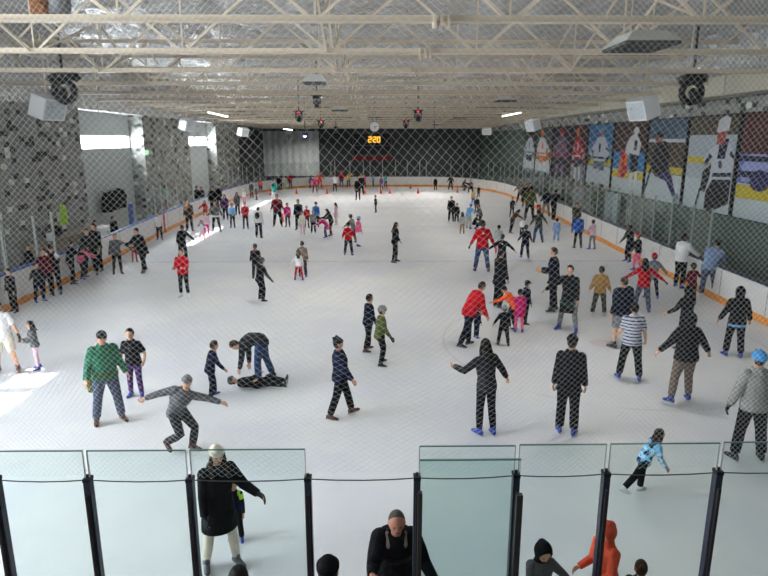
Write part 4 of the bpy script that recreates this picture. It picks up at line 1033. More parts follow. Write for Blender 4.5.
# net
NX0, NX1, NYN = -3.9, 3.9, 4.86
ca = atY(-10, 480.5, NYN); cb = atY(778, 472, NYN)
def cablez(x): return ca.z + (cb.z - ca.z) * (x - ca.x) / (cb.x - ca.x)
def warp(u, m0, m1, r):       # cumulative spacing m1 away from the middle, m0 in the middle
    return m1 * u + (m0 - m1) * r * math.tanh(u * m1 / r) / m1 * 1.0
mx0, mx1, rx_ = .08, .046, .95
mz0, mz1, rz_ = .084, .05, .42
def netp(i, j):
    x = warp(i, mx0, mx1, rx_); g = math.exp(-(x / 1.35) ** 2); z = 4.95 + warp(j, mz1 + (mz0 - mz1) * g, mz1, rz_)
    x += .05 * math.sin(z * 2.1 + x) + .025 * math.sin(z * 4.3 + 1.7 * x); y = NYN + .04 * math.sin(x * 2.3 + z) + .03 * math.sin(z * 3.1)
    return V((x, y, z))
net = empty('safety_net', (0, NYN, 2.2), 'white diamond mesh safety net hanging across the whole near end', 'net')
mb = MB(); rr = .0011
NI, NJ0, NJ1 = 82, -76, 58
for d in (1, -1):
    for k in range(-200, 201):
        pts = []
        for t in range(NJ0 * 2, NJ1 * 2 + 1):
            j = t / 2; i = k + d * j
            if abs(i) > NI: 
                if len(pts) > 1: break
                continue
            p = netp(i, j)
            if p.z < cablez(p.x) - .0 or p.z > 7.55: continue
            pts.append(p - V((0, 4.86, 2.2)) * 1.0)
        if len(pts) < 2: continue
        vs = []; fs = []
        for p in pts: vs += [p + V((0, rr, 0)), p + V((-rr, -rr * .6, 0)), p + V((rr, -rr * .6, 0))]
        for q in range(len(pts) - 1):
            for a_ in range(3): fs.append((q * 3 + a_, q * 3 + (a_ + 1) % 3, q * 3 + 3 + (a_ + 1) % 3, q * 3 + 3 + a_))
        mb.add(vs, fs)
nm, nt_, bb = nodes('white_net_cord'); bb.inputs['Base Color'].default_value = lin('#f0f0ee'); bb.inputs['Roughness'].default_value = .8
tr = nt_.nodes.new('ShaderNodeBsdfTranslucent'); tr.inputs[0].default_value = lin('#f2f2f0'); mxs = nt_.nodes.new('ShaderNodeMixShader'); mxs.inputs[0].default_value = .4
nt_.links.new(bb.outputs[0], mxs.inputs[1]); nt_.links.new(tr.outputs[0], mxs.inputs[2]); nt_.links.new(mxs.outputs[0], nt_.nodes['Material Output'].inputs[0])
mb.build('mesh_cord', nm, net)
mb = MB(); pts = []
tops = [atY(px, py, NYN) for px, py in POSTS]
for (p, q) in zip(tops[:-1], tops[1:]):
    for t in (0, .25, .5, .75):
        w = p.lerp(q, t); w.z -= .018 * 4 * t * (1 - t); pts.append(w - V((0, NYN, 2.2)))
pts.append(tops[-1] - V((0, NYN, 2.2)))
mb.tube(pts, [.006] * len(pts), 6); mb.build('bottom_cable', simple('cable_grey', '#55524e', .5, .5), net)
# ---------------------------------------------------------------- traffic cones
cone0 = None
def cone(px, py, lab, hpx):
    global cone0
    loc = gnd(px, py); s = hpx / pxscale(loc)
    if cone0 is None:
        e = empty('traffic_cone', (0, 0, 0), lab, 'traffic cone', 'orange cones at the far end'); cone0 = (e, s)
        mb = MB(); mb.box((0, 0, .02 * s), (.55 * s, .55 * s, .04 * s)); mb.build('foot', simple('cone_orange', '#e8431f', .5), e)
        mb = MB(); mb.loft([(V((0, 0, .04 * s)), X, Y, .22 * s, .22 * s), (V((0, 0, .95 * s)), X, Y, .06 * s, .06 * s), (V((0, 0, s)), X, Y, .045 * s, .045 * s)], 16); mb.build('body', simple('cone_orange', '#e8431f', .5), e, True)
        e.location = loc
    else: dup(cone0[0], loc, None, lab)
cone(296.5, 194, 'orange traffic cone standing alone beside the red kid at far boards', 5.5)
cone(327, 194, 'orange traffic cone in front of the white kid at far boards', 5.5)
cone(365, 193.5, 'orange traffic cone just beside the large dark couple', 5.5)
cone(381, 193.5, 'orange traffic cone in front of the purple kid, first of the pair', 5.5)
cone(390, 193.5, 'orange traffic cone in front of the purple kid, second of the pair', 5.5)
cone(410.5, 188.5, 'orange traffic cone close against the far boards', 5.5)
cone(418, 193.5, 'orange traffic cone alone on open ice in the middle', 5.5)
cone(457.5, 193, 'orange traffic cone in front of the man in black at far boards', 5)
cone(452.5, 188, 'orange traffic cone at the feet of the man in black, far boards', 5)
cone(282.5, 221.5, 'orange traffic cone behind the man in the maroon jacket', 8)
cone(270.5, 195, 'orange traffic cone behind the kid in the teal jacket', 6)
# ---------------------------------------------------------------- things behind the boards under the windows
def bench(px0, py0, px1, py1, label, c='#8d8574'):
    a, b = gnd(px0, py0), gnd(px1, py1)
    e = empty('bench', a, label, 'bench'); d = (b - a); L = d.length; ang = math.atan2(d.y, d.x); e.rotation_euler = (0, 0, ang)
    mb = MB(); mb.box((L / 2, 0, .44), (L, .4, .05)); mb.build('seat', simple('bench_' + c[1:], c, .7), e)
    for t in (.08, .5, .92): mb = MB(); mb.box((L * t, 0, .21), (.06, .34, .42)); mb.build('leg', simple('bench_leg', '#4a4a4a', .6), e)
q = atX(70, 230, -12.6)
mb = MB(); mb.box((0, 0, .6), (.7, 5.6, 1.2)); mb.box((0, 0, 1.22), (.8, 5.8, .06)); o = mb.build('counter', simple('tan_counter', '#8a8272', .7)); o.location = (-12.75, q.y + .2, -.02); tag(o, 'long tan counter before the nearest block pillar', 'counter')
q = atX(61.5, 215, PX)
mb = MB(); f = lambda u, v, d: V((d + .02 + .03 * math.sin(6 * v), u, v))
mb.prism([(-.26, -.4), (.28, -.42), (.24, .1), (.12, .42), (.04, .34), (-.04, .34), (-.12, .44), (-.22, .1)], f, .0, .1); o = mb.build('safety_vest', cloth('lime')); o.location = q; tag(o, 'lime green safety vest hanging on the nearest block pillar', 'vest')
for i, (px, py, lab) in enumerate(((107, 202, 'black coat hanging under the bright window, first of three'), (114, 200, 'black coat hanging under the bright window, middle of three'), (121, 198, 'black coat hanging under the bright window, last of three'))):
    q = atX(px, py, -13.6); mb = MB(); f = lambda u, v, d: V((d + .05 * math.sin(5 * v + i), u, v))
    mb.prism([(-.4, -.5), (.4, -.55), (.44, .1), (.3, .42), (.1, .5), (-.1, .5), (-.3, .4), (-.44, .1)], f, -.12, .12); mb.box((-.18, 0, .5), (.4, .03, .03)); o = mb.build('hanging_coat', cloth('black')); o.location = q; tag(o, lab, 'coat', 'coats under the bright window')
q = atX(104, 238, -11.75)
mb = MB(); mb.loft([(V((0, 0, 0)), X, Y, .2, .2), (V((0, 0, 1.3)), X, Y, .27, .27)], 18); e = empty('bin', (-11.75, q.y, 0), 'white round bin with lime patch standing behind the blue-capped boards', 'bin')
mb.build('body', WHITEP, e, True); mb = MB(); mb.loft([(V((0, 0, 1.3)), X, Y, .29, .29), (V((0, 0, 1.4)), X, Y, .27, .27)], 18); mb.build('lid', simple('bin_lid', '#e2e2e2', .4), e)
mb = MB(); mb.box((.235, -.08, 1.12), (.03, .2, .22)); mb.build('sticker', cloth('lime'), e)
q = atX(57, 236, -12.3); mb = MB(); mb.tube([(0, 0, 0), (0, 0, .25), (0, 0, .3)], [.13, .16, .1], 14); o = mb.build('bucket', WHITEP, None, True); o.location = (-12.55, q.y, 1.23); tag(o, 'small white bucket standing on the tan counter', 'bucket')
q = atX(46, 214, -13.0); 
e = empty('bag', (-12.85, q.y, 1.23), 'black sports bag lying on the tan counter by the block pillar', 'bag')
mb = MB(); mb.tube([(0, -.5, .2), (0, -.4, .22), (0, .4, .22), (0, .5, .2)], [.12, .22, .22, .12], 12); mb.build('body', cloth('black'), e, True)
mb = MB(); mb.tube([(0, -.2, .4), (0, -.12, .55), (0, .12, .55), (0, .2, .4)], [.02] * 4, 6); mb.build('handle', cloth('charcoal'), e)
# ---------------------------------------------------------------- everyone in the picture
G2 = 'people behind the boards'
# --- at the near glass
P(222, 566, 443, 148, 'armR', 'beanie:cream', 'coat:black', 'leggings:cream', 'grey', 'person in cream beanie, long black coat and cream leggings behind the near glass', aL=(22, 30, 50), aR=(5, 8, 20), lL=(10, 6, 8), lR=(0, 8, 8), gl='charcoal', emblem='grey', emb_back=-1, emb_z=.7, emb_r=.06, hem=.56, hp=8, puff=.034, scarf='charcoal', vox=.8, hairc='brown', lh=1)
P(237, 539, 478, 180, 'relax', 'short:black', 'jacket:navy', 'trousers:black', 'blue', 'child in blue skates almost hidden behind the person in the long black coat', yoke='lime', yoke_side=-1)
def near(x, y, h, face, pose, hair, top, bot, skate, label, **kw):
    pd = dict(POSES[pose])
    for q in ('lean', 'aL', 'aR', 'lL', 'lR', 'hp', 'side'):
        if q in kw: pd[q] = kw[q]
    kid = 2 if h < 1.22 else 1 if h < 1.5 else 0
    k0 = skeleton(pd, 1.28 if kid == 2 else 1.16 if kid else 1.02)
    return make_person(V((x, y, 0)), face, pose, h / (k0.top + .02), hair, top, bot, skate, label, kid=kid, ppm=kw.pop('ppm', 115), **kw)
p = atY(395, 513, 5.15)
near(p.x, 5.45, p.z, 176, 'stand', 'bald:grey', 'jacket:black', 'jeans:darknavy', 'black', 'bald man with bent head in black jacket standing in the open gate', lean=28, hp=-4, aR=(30, 18, 80), aL=(30, 26, 30), sk='red', collar='mocha', vox=.75, fat=1.22, puff=.034, curl=.9, hs=1.06)
p = atY(542, 541, 5.35)
near(p.x, 5.4, p.z, 172, 'hold', 'hood:black', 'jacket:midgrey', 'trousers:black', 'blue', 'child in black hood and grey jacket looking down by the near glass', hp=22, aL=(10, 45, 10), vox=.75)
p = atY(615, 523.5, 5.4)
near(p.x, 5.45, p.z, 250, 'hold', 'hood:coral', 'jacket:coral', 'trousers:charcoal', 'blue', 'child in orange hooded jacket with brown hair behind the near glass post', hp=10, hairc='brown', aL=(10, 6, 60), aR=(10, 6, 60), emblem='white', emb_back=-1, emb_z=1.24, vox=.75)
p = atY(637, 558, 5.25)
near(p.x + .03, 5.2, p.z, 20, 'stand', 'bun:brown', 'jacket:charcoal', 'trousers:black', 'black', 'child with dark brown tied hair in front of the orange hooded child', tie='coral', vox=.75)
p = atY(237, 565, 4.35)
near(p.x, 4.3, p.z, 5, 'stand', 'short:black', 'jacket:charcoal', 'trousers:black', 'black', 'onlooker with short black hair at the frame bottom below the long black coat', group=G2, vox=.75, shoe=True)
p = atY(327, 556.5, 4.35)
near(p.x, 4.3, p.z, 5, 'stand', 'beanie:black', 'jacket:black', 'trousers:black', 'black', 'onlooker in black knit hat at the frame bottom beside the open gate', group=G2, vox=.75, shoe=True)
# --- near ice, side of the windows
P(110, 422, 329, 145, 'pocket', 'capb:charcoal', 'sweater:green', 'jeans:greyblue', 'brown', 'man in green sweater and backwards cap with an olive jacket tied at his waist', tied='olive', lean=6, hp=12, fat=1.12, puff=.036, sk='light')
P(137, 397, 327, 178, 'relax', 'short:black', 'tshirt:black', 'leggings:purple', 'blue', 'boy in black t-shirt and purple leggings beside the man in green', aL=(5, 32, 55), aR=(0, 18, 12), emblem='grey', emb_back=-1)
P(180, 451, 372, 118, 'tee', 'beanie:grey', 'sweater:midgrey', 'jeans:charcoal', 'brown', 'skater in grey sweater lunging low with both arms spread wide', lean=36, aL=(6, 76, 4), aR=(6, 80, 4), lL=(46, 4, 62), lR=(24, 4, 84), twist=-55, hp=-8)
P(213, 398, 341, 60, 'lean', 'short:brown', 'jacket:navy', 'trousers:darknavy', 'blue', 'boy in navy jacket with red shoulder beside the fallen skater', lean=18, yoke='red', yoke_side=-1, aL=(20, 8, 20), aR=(20, 8, 20))
P(266, 381, 334, 275, 'bend', 'short:brown', 'jacket:charcoal', 'jeans:denim', 'black', 'adult in blue jeans bending right over to lift the fallen skater', lean=126, aL=(6, 5, 6), aR=(-4, 5, 6))
lo = gnd(288, 388); sL = .72
MX = Matrix(((0, 0, -1, lo.x), (-1, 0, 0, lo.y), (0, 1, 0, .12), (0, 0, 0, 1)))
make_person(lo, 0, 'relax', .69, 'helmet:charcoal', 'jacket:black', 'trousers:black', 'black', 'fallen child in black lying flat on the ice under the bending adult', kid=1, ppm=40, fixed_m=MX, aL=(6, 22, 20), aR=(12, 25, 20), lL=(14, 5, 26), lR=(5, 8, 8), hp=16)
P(341, 417, 336, 80, 'walk', 'pom:charcoal', 'jacket:navy', 'trousers:black', 'brown', 'man in charcoal beanie and navy jacket walking alone across the middle', aL=(4, 6, 20), aR=(22, 12, 10), lL=(20, 2, 6), lR=(-14, 3, 6), lean=-3, puff=.038)
P(367, 351, 294, 65, 'walk', 'short:black', 'jacket:darknavy', 'trousers:black', 'brown', 'man with black hair and dark navy jacket just behind the kid in olive', lean=6, lL=(9, 4, 8), lR=(-7, 4, 8), aL=(-4, 8, 12), aR=(8, 8, 16))
P(381, 365, 305, 75, 'glide', 'helmet:grey', 'jacket:olive', 'trousers:black', 'black', 'kid in olive jacket and grey helmet beside the man in dark navy', gl='black', lean=8)
P(9, 372, 300, 165, 'relax', 'short:black', 'tshirt:white', 'shorts:cream', 'brown', 'man in white t-shirt and cream shorts at the frame edge', gl='black', aL=(6, 26, 20), lL=(8, 12, 10), lR=(0, 8, 5), fat=1.1)
P(39, 369, 320, 235, 'hold', 'bob:black', 'jacket:midgrey', 'leggings:palepink', 'blue', 'small child in grey jacket and pale pink patterned trousers beside man in shorts', hoodback=True)
P(7, 312, 268, 200, 'stand', 'short:black', 'jacket:black', 'trousers:black', 'black', 'person in black with white chest patch at the frame edge by the boards', emblem='white', emb_back=-1, emb_z=1.2)
# --- along the boards under the windows
P(40, 302, 262, 120, 'relax', 'short:brown', 'jacket:charcoal', 'jeans:darknavy', 'blue', 'kid in charcoal jacket and dark jeans right by the orange kick strip', aR=(40, 45, 20))
P(57, 294, 244, 170, 'armR', 'cap:black', 'jacket:black', 'trousers:black', 'blue', 'man in black cap with white striped black jacket by the boards', yoke='white', aR=(20, 50, 20))
P(48, 296, 248, 150, 'stand', 'short:dark', 'jacket:maroon', 'trousers:black', 'black', 'person in maroon jacket half hidden behind the man in black cap')
P(65, 284, 240, 40, 'lean', 'short:dark', 'jacket:black', 'trousers:black', 'brown', 'person in black leaning forward next to the pink jacketed kid', lean=14)
P(80, 279, 245, 60, 'stoop', 'long:black', 'jacket:pink', 'leggings:charcoal', 'blue', 'kid in dusky pink jacket stooping beside the boards', lean=34)
P(93, 271, 223, 200, 'stand', 'short:black', 'jacket:black', 'trousers:black', 'brown', 'tall man in black with black hair near the white bin', fat=1.1)
P(84, 275, 228, 170, 'pocket', 'short:dark', 'jacket:charcoal', 'trousers:black', 'brown', 'man in charcoal jacket close beside the tall man in black')
P(118, 274, 233, 150, 'armR', 'short:brown', 'jacket:midgrey', 'leggings:black', 'brown', 'slim person in grey jacket reaching a hand to the couple in black', aL=(20, 55, 10), aR=(0, 14, 10))
P(145, 272, 227, 210, 'lean', 'short:black', 'coat:black', 'trousers:black', 'brown', 'big man in long black coat bending beside the red-legged child', lean=22, hem=.72, fat=1.15, lL=(14, 6, 8), lR=(-10, 6, 10))
P(135, 262, 237, 160, 'stand', 'short:dark', 'jacket:charcoal', 'leggings:red', 'black', 'child in red leggings half hidden by the big man in black coat')
P(160, 240, 212, 170, 'stand', 'short:black', 'tshirt:white', 'trousers:navy', 'blue', 'kid in white t-shirt and navy trousers beside the red gate post')
P(183, 262, 225, 15, 'wide', 'short:black', 'jacket:black', 'trousers:black', 'black', 'person in black with arms held out just behind the red jacket', lean=14, aL=(5, 24, 10), aR=(10, 52, 8))
P(185, 297, 248, 180, 'hold', 'short:dark', 'jacket:red', 'leggings:black', 'white', 'kid in red jacket holding something white near the bright patch', emblem='white', emb_back=-1, emb_z=1.1, hoodback=True)
P(190, 231, 199, 175, 'relax', 'short:dark', 'jacket:brown', 'trousers:charcoal', 'black', 'tall person in brown jacket close by the boards before the crowd')
def B(X_, Y_, h, face, hair, top, bot, label, **kw):
    k0 = skeleton(POSES['stand'], 1.02); return make_person(V((X_, Y_, -.02)), face, 'stand', h / k0.top, hair, top, bot, 'black', label, ppm=620 / Y_, group=G2, shoe=True, **kw)
q = atX(112, 218, -12.4); B(-12.4, q.y, q.z + .12, 110, 'short:brown', 'jacket:black', 'jeans:denim', 'onlooker with brown hair behind the boards beside the white bin')
q = atX(93.5, 222, -12.1); B(-12.1, q.y, q.z + .1, 110, 'short:brown', 'jacket:midgrey', 'jeans:denim', 'onlooker in grey behind the boards above the tall man in black')
q = atX(196, 187, -13.0); B(-13.0, q.y, q.z + .1, 120, 'short:black', 'jacket:black', 'jeans:denim', 'onlooker in black beside an orange-capped one behind the boards')
q = atX(201, 187, -12.9); B(-12.75, q.y - .6, q.z + .1, 120, 'beanie:orange', 'jacket:black', 'jeans:denim', 'onlooker in bright orange hat behind the boards')
q = atX(46, 246, -11.9); B(-11.9, q.y, q.z + .1, 100, 'short:black', 'jacket:maroon', 'jeans:denim', 'onlooker in maroon behind the boards near the man in black cap')
q = atX(26, 248, -12.2); B(-12.2, q.y, q.z + .15, 100, 'short:black', 'jacket:black', 'trousers:black', 'onlooker in black seen through the near side glass')
# --- far group on the side of the windows
P(202.5, 241, 220, 175, 'wide', 'long:brown', 'dress:white', 'leggings:pink', 'white', 'small girl in white and purple dress with red mittens at the bright patch', gl='red', yoke='violet')
P(207, 236, 211, 170, 'stand', 'short:blond', 'jacket:palepink', 'leggings:fuchsia', 'white', 'girl in pale pink top and bright pink leggings behind the girl with mittens')
P(206, 221, 200, 185, 'armR', 'long:black', 'jacket:red', 'leggings:black', 'black', 'girl with long black hair in red jacket in the crowd by the boards')
P(217, 232, 200, 180, 'wide', 'long:dark', 'sweater:midgrey', 'leggings:black', 'grey', 'woman in grey sweater and black leggings with long dark hair', aL=(8, 26, 15), aR=(8, 26, 15), band='white', band_z=.84)
P(214, 215, 186, 180, 'stand', 'short:black', 'jacket:black', 'trousers:black', 'black', 'tall person in black at the back of the crowd by the boards')
P(220, 209, 184, 190, 'stand', 'short:black', 'jacket:black', 'jeans:darknavy', 'black', 'person in black beside the boards below the pink hat')
P(226, 220, 194, 185, 'relax', 'long:black', 'jacket:purple', 'jeans:darknavy', 'blue', 'person in dark purple jacket with orange patch in the crowd', emblem='orange', emb_back=-1)
P(233, 228, 203, 180, 'stand', 'short:brown', 'tshirt:skyblue', 'leggings:black', 'blue', 'kid in sky blue top and black leggings in front of the crowd', band='brown', band_z=.9)
P(238, 215, 192, 190, 'stand', 'long:dark', 'jacket:midgrey', 'jeans:charcoal', 'black', 'woman in grey jacket and dark jeans behind the kid in sky blue')
P(244.5, 204, 189, 180, 'stand', 'beanie:white', 'jacket:white', 'leggings:pink', 'white', 'child in white hat and jacket with pink leggings before the boards')
P(246, 229, 202, 175, 'hold', 'short:dark', 'jacket:red', 'leggings:charcoal', 'blue', 'kid in red jacket and charcoal leggings nearest the person in white hoodie', emblem='white', emb_back=-1)
P(235, 193, 178, 180, 'stand', 'beanie:white', 'jacket:coral', 'leggings:purple', 'white', 'girl in white hat and coral pink jacket at the far corner boards')
P(228, 192, 180, 180, 'stand', 'short:dark', 'jacket:pink', 'leggings:charcoal', 'black', 'girl in dull pink jacket at the far corner beside the coral one')
P(252, 198, 181, 190, 'stand', 'short:dark', 'jacket:midgrey', 'jeans:greyblue', 'black', 'taller of two grey jacketed people by the far corner boards')
P(257, 200, 185, 240, 'hold', 'short:dark', 'jacket:midgrey', 'jeans:greyblue', 'black', 'shorter of two grey jacketed people by the far corner boards', emblem='orange')
P(259, 238, 206, 5, 'relax', 'beanie:lightgrey', 'jacket:white', 'jeans:darknavy', 'black', 'person in white jacket and grey hat seen from behind with dark backpack', pack='charcoal')
P(268, 190, 176, 185, 'stand', 'short:black', 'jacket:black', 'trousers:black', 'black', 'person in black standing against the far boards beside the purple one')
P(274, 204, 179, 110, 'relax', 'short:black', 'jacket:teal', 'trousers:white', 'blue', 'kid in teal jacket and white trousers gliding near the far cones', yoke='black', yoke_side=1)
P(277.5, 190, 177, 185, 'stand', 'short:dark', 'jacket:purple', 'trousers:darknavy', 'black', 'person in purple at the far boards behind the teal kid')
P(284.5, 190, 175, 180, 'stand', 'beanie:cream', 'jacket:cream', 'trousers:mint', 'white', 'person in cream top and pale green trousers at the far boards')
P(290, 189, 173, 190, 'stand', 'short:dark', 'jacket:red', 'leggings:charcoal', 'black', 'kid in red beside the one in pale green trousers')
P(310, 188, 175.5, 60, 'lean', 'short:dark', 'jacket:midgrey', 'leggings:charcoal', 'blue', 'kid in grey leaning toward the pink one at the far boards')
P(315, 193, 176, 175, 'wide', 'short:dark', 'jacket:fuchsia', 'leggings:black', 'blue', 'kid in bright pink jacket with arms apart before the far boards')
P(320, 188.5, 172, 180, 'wide', 'short:dark', 'jacket:orange', 'trousers:red', 'red' if False else 'brown', 'person all in orange red with arms apart at the far boards')
P(335, 191.5, 174.5, 180, 'relax', 'short:dark', 'jacket:white', 'leggings:black', 'blue', 'kid in white top reaching aside before the far boards', aR=(0, 75, 10))
P(341.5, 187, 170, 175, 'stand', 'short:dark', 'jacket:red', 'jeans:greyblue', 'black', 'adult in wide red jacket and grey jeans at the far boards', fat=1.15)
P(348.5, 187.5, 172.5, 175, 'high', 'short:dark', 'jacket:yellow', 'jeans:charcoal', 'black', 'person in mustard yellow raising one arm at the far boards')
P(358, 200, 177, 190, 'stand', 'short:dark', 'coat:black', 'leggings:brown', 'black', 'dark haired person in black coat with bare looking legs, left of the large dark couple')
P(361.5, 195, 174.5, 180, 'relax', 'short:dark', 'jacket:black', 'trousers:black', 'black', 'large person in black, farther of the dark couple near the cones', fat=1.15)
P(364.5, 188, 174.5, 180, 'stand', 'short:dark', 'jacket:pink', 'leggings:maroon', 'black', 'kid in pink behind the large dark couple')
P(373, 186.8, 174, 90, 'relax', 'short:dark', 'jacket:skyblue', 'leggings:darknavy', 'blue', 'kid in sky blue top at the far boards near the purple kid', aL=(40, 40, 10))
P(381.5, 190.5, 176.5, 180, 'stand', 'long:dark', 'jacket:violet', 'leggings:black', 'blue', 'kid in purple top before the one in turquoise')
P(385.5, 187.5, 174.5, 180, 'stand', 'short:dark', 'tshirt:turquoise', 'trousers:maroon', 'black', 'kid in turquoise t-shirt and maroon trousers at the far boards')
P(435.5, 190.5, 176.5, 200, 'stand', 'short:black', 'jacket:black', 'trousers:black', 'black', 'small slim person in black standing alone at the far boards')
P(450.5, 190, 175, 190, 'wide', 'short:black', 'jacket:black', 'trousers:black', 'black', 'man in black with spread elbows at the far boards by a cone', aL=(0, 30, 50), aR=(0, 30, 50))
P(376, 212.5, 195, 260, 'relax', 'short:black', 'jacket:charcoal', 'leggings:brown', 'blue', 'small child in charcoal and blue skates alone on the far ice')
# --- middle group
P(278, 226.5, 194, 175, 'pocket', 'short:dark', 'jacket:maroon', 'trousers:black', 'grey', 'man in maroon jacket and black trousers before the orange cone', fat=1.15, yoke='red')
P(288, 227, 202.5, 190, 'stand', 'short:brown', 'jacket:fuchsia', 'leggings:black', 'brown', 'girl in bright pink jacket and black leggings beside the maroon man')
P(299, 230, 199, 185, 'stand', 'short:brown', 'jacket:darknavy', 'trousers:black', 'black', 'tall man in dark navy beside the small kid in cream')
P(307, 228, 205.5, 160, 'stand', 'short:brown', 'jacket:red', 'leggings:charcoal', 'black', 'kid in red jacket behind the small kid in cream')
P(303, 236, 211, 200, 'stand', 'short:brown', 'jacket:cream', 'leggings:palepink', 'white', 'small kid in cream jacket and pale leggings in the middle group')
P(316.5, 227, 201.5, 180, 'stand', 'helmet:darknavy', 'jacket:blue', 'trousers:navy', 'blue', 'kid in teal and blue jacket and dark helmet behind the grey kid', yoke='teal', yoke_side=1)
P(313.5, 233, 210, 175, 'stand', 'short:brown', 'jacket:grey', 'trousers:darknavy', 'blue', 'kid in grey jacket and blue skates facing the camera in the middle group')
P(331, 236, 208.5, 240, 'lean', 'bob:black', 'jacket:black', 'leggings:maroon', 'brown', 'black-haired person in maroon leggings leaning over the bright pink skirt', lean=30)
P(326, 238, 217, 250, 'stoop', 'short:black', 'jacket:fuchsia', 'skirt:denim', 'blue', 'kid in bright pink skirt stooping in front of the black-haired person', skirt='pink', lean=60)
P(336.5, 225, 202.5, 265, 'relax', 'long:brown', 'dress:palepink', 'leggings:cream', 'white', 'girl in pale pink dress with long brown hair, edge of middle group')
P(353, 243, 214, 300, 'lean', 'helmet:charcoal', 'jacket:grey', 'trousers:charcoal', 'blue', 'kid in grey jacket and dark helmet leaning behind the red jacket', lean=20, aL=(30, 40, 10))
P(348.5, 255.5, 222, 5, 'pocket', 'short:black', 'jacket:red', 'trousers:black', 'blue', 'kid in bright red jacket from behind beside the pink one in helmet')
P(358, 246.5, 216, 60, 'relax', 'helmet:skyblue', 'jacket:pink', 'trousers:white', 'blue', 'kid in pink jacket, white trousers and sky blue helmet')
P(394.5, 262.5, 222, 95, 'relax', 'long:black', 'jacket:black', 'leggings:black', 'black', 'woman in black standing alone in the middle of the ice', hoodback=True)
P(256.5, 279, 243.5, 350, 'relax', 'helmet:charcoal', 'jacket:black', 'trousers:black', 'black', 'person in black and charcoal helmet with orange strap, behind another in black', tie='orange', scarf='orange')
P(261.5, 301, 257.5, 40, 'glide', 'helmet:black', 'jacket:black', 'trousers:black', 'black', 'kid in black with bright ankle bands in front of the orange strap', gl='black')
P(303, 277, 241, 355, 'relax', 'short:dark', 'jacket:mocha', 'trousers:black', 'blue', 'adult in brownish jacket behind the girl in white and red leggings')
P(299, 280.5, 250, 350, 'wide', 'long:brown', 'jacket:white', 'leggings:red', 'blue', 'girl in white jacket and red leggings held by the brownish adult', aL=(5, 40, 10), aR=(5, 15, 10))
# --- centre and posters side, far
P(451, 221.5, 196, 190, 'relax', 'short:black', 'jacket:black', 'trousers:black', 'black', 'adult in black holding the hand of a smaller one in black')
P(456.5, 223, 203, 180, 'stand', 'short:black', 'jacket:black', 'trousers:black', 'white', 'smaller of two people in black near the crouching cluster, white skates')
P(462, 234, 212, 5, 'stand', 'bob:brown', 'jacket:lightgrey', 'trousers:khaki', 'blue', 'kid in beige overalls and grey sleeves beside the blue helmet')
P(464, 191, 179, 90, 'crouch', 'short:black', 'jacket:black', 'trousers:black', 'black', 'person in black crouching at the far boards')
P(470.5, 193, 179.5, 200, 'crouch', 'short:black', 'jacket:charcoal', 'trousers:black', 'black', 'person in charcoal crouching beside the black one near far corner')
P(478.5, 197, 185.5, 210, 'stand', 'short:black', 'jacket:black', 'trousers:black', 'black', 'small person in black at the far end of the cluster')
P(473, 205, 190, 180, 'stand', 'short:brown', 'jacket:yellow', 'trousers:blue', 'blue', 'kid in yellow and blue inside the cluster near far corner', yoke='blue')
P(476.5, 214, 196, 190, 'relax', 'short:black', 'jacket:charcoal', 'trousers:charcoal', 'black', 'person in charcoal in the middle of the cluster with red hem', hemc='red')
P(468.5, 229, 204, 35, 'stoop', 'helmet:blue', 'jacket:skyblue', 'trousers:lightgrey', 'blue', 'kid with bright blue helmet stooping in pale blue jacket', lean=34)
P(480, 226, 205, 250, 'lean', 'cap:black', 'jacket:midgrey', 'trousers:black', 'black', 'person in black wide cap and grey jacket behind the crouched one', lean=20)
P(475.5, 229.5, 214, 90, 'crouch', 'short:black', 'jacket:black', 'trousers:black', 'blue', 'crouched kid in black beside the bright blue helmet')
P(481.5, 272, 220.5, 5, 'wide', 'short:black', 'jacket:red', 'jeans:denim', 'brown', 'big man in red jacket and blue jeans seen from behind, holding a hand', aL=(8, 26, 14), aR=(12, 28, 10), gl='black', hoodback=True, emblem='white', fat=1.12, lean=5)
P(501, 273.5, 234, 10, 'wide', 'helmet:black', 'jacket:black', 'trousers:black', 'blue', 'kid in black with white back patch held by the big man in red', emblem='white', aL=(10, 55, 10), aR=(8, 50, 5))
P(498, 256, 225, 355, 'stand', 'capb:black', 'jacket:lightgrey', 'skirt:pink', 'white', 'girl in pale grey top and pink skirt behind the kid in black', skirt='pink')
P(497.5, 307, 249, 60, 'stand', 'cap:charcoal', 'coat:black', 'trousers:black', 'black', 'tall man in charcoal cap and long black coat in the centre', hem=.7, aR=(4, 10, 10))
P(524.5, 258.5, 224.5, 5, 'glide', 'helmet:navy', 'jacket:darknavy', 'jeans:navy', 'blue', 'person in dark navy jacket, blue helmet and bright navy jeans from behind', lean=5)
P(538, 243, 209, 350, 'wide', 'long:dark', 'jacket:grayolive', 'jeans:denim', 'black', 'woman in dark olive grey jacket and jeans with arms spread', aL=(6, 30, 15), aR=(6, 44, 8), scarf='lightgrey')
P(510, 233.5, 210, 70, 'stoop', 'long:brown', 'jacket:brown', 'jeans:darknavy', 'brown', 'person in brown with long brown hair bending to the kid in white', lean=48, lL=(-4, 4, 4), lR=(-14, 4, 4))
P(521.5, 235.5, 217.5, 190, 'stand', 'short:black', 'jacket:white', 'jeans:navy', 'blue', 'kid in white jacket and navy jeans before the bending person in brown')
P(511.5, 217.5, 197, 170, 'hold', 'short:black', 'jacket:black', 'leggings:charcoal', 'blue', 'kid in black carrying something bright red', emblem='red', emb_back=-1, emb_z=1.15)
P(519.5, 203.5, 182, 180, 'wide', 'long:dark', 'jacket:mocha', 'trousers:darknavy', 'blue', 'person in dusty brown top by the corner boards under posters', aL=(8, 30, 30))
P(524.5, 207, 184, 190, 'stand', 'short:black', 'jacket:black', 'jeans:darknavy', 'black', 'person in black close beside the one in dusty brown')
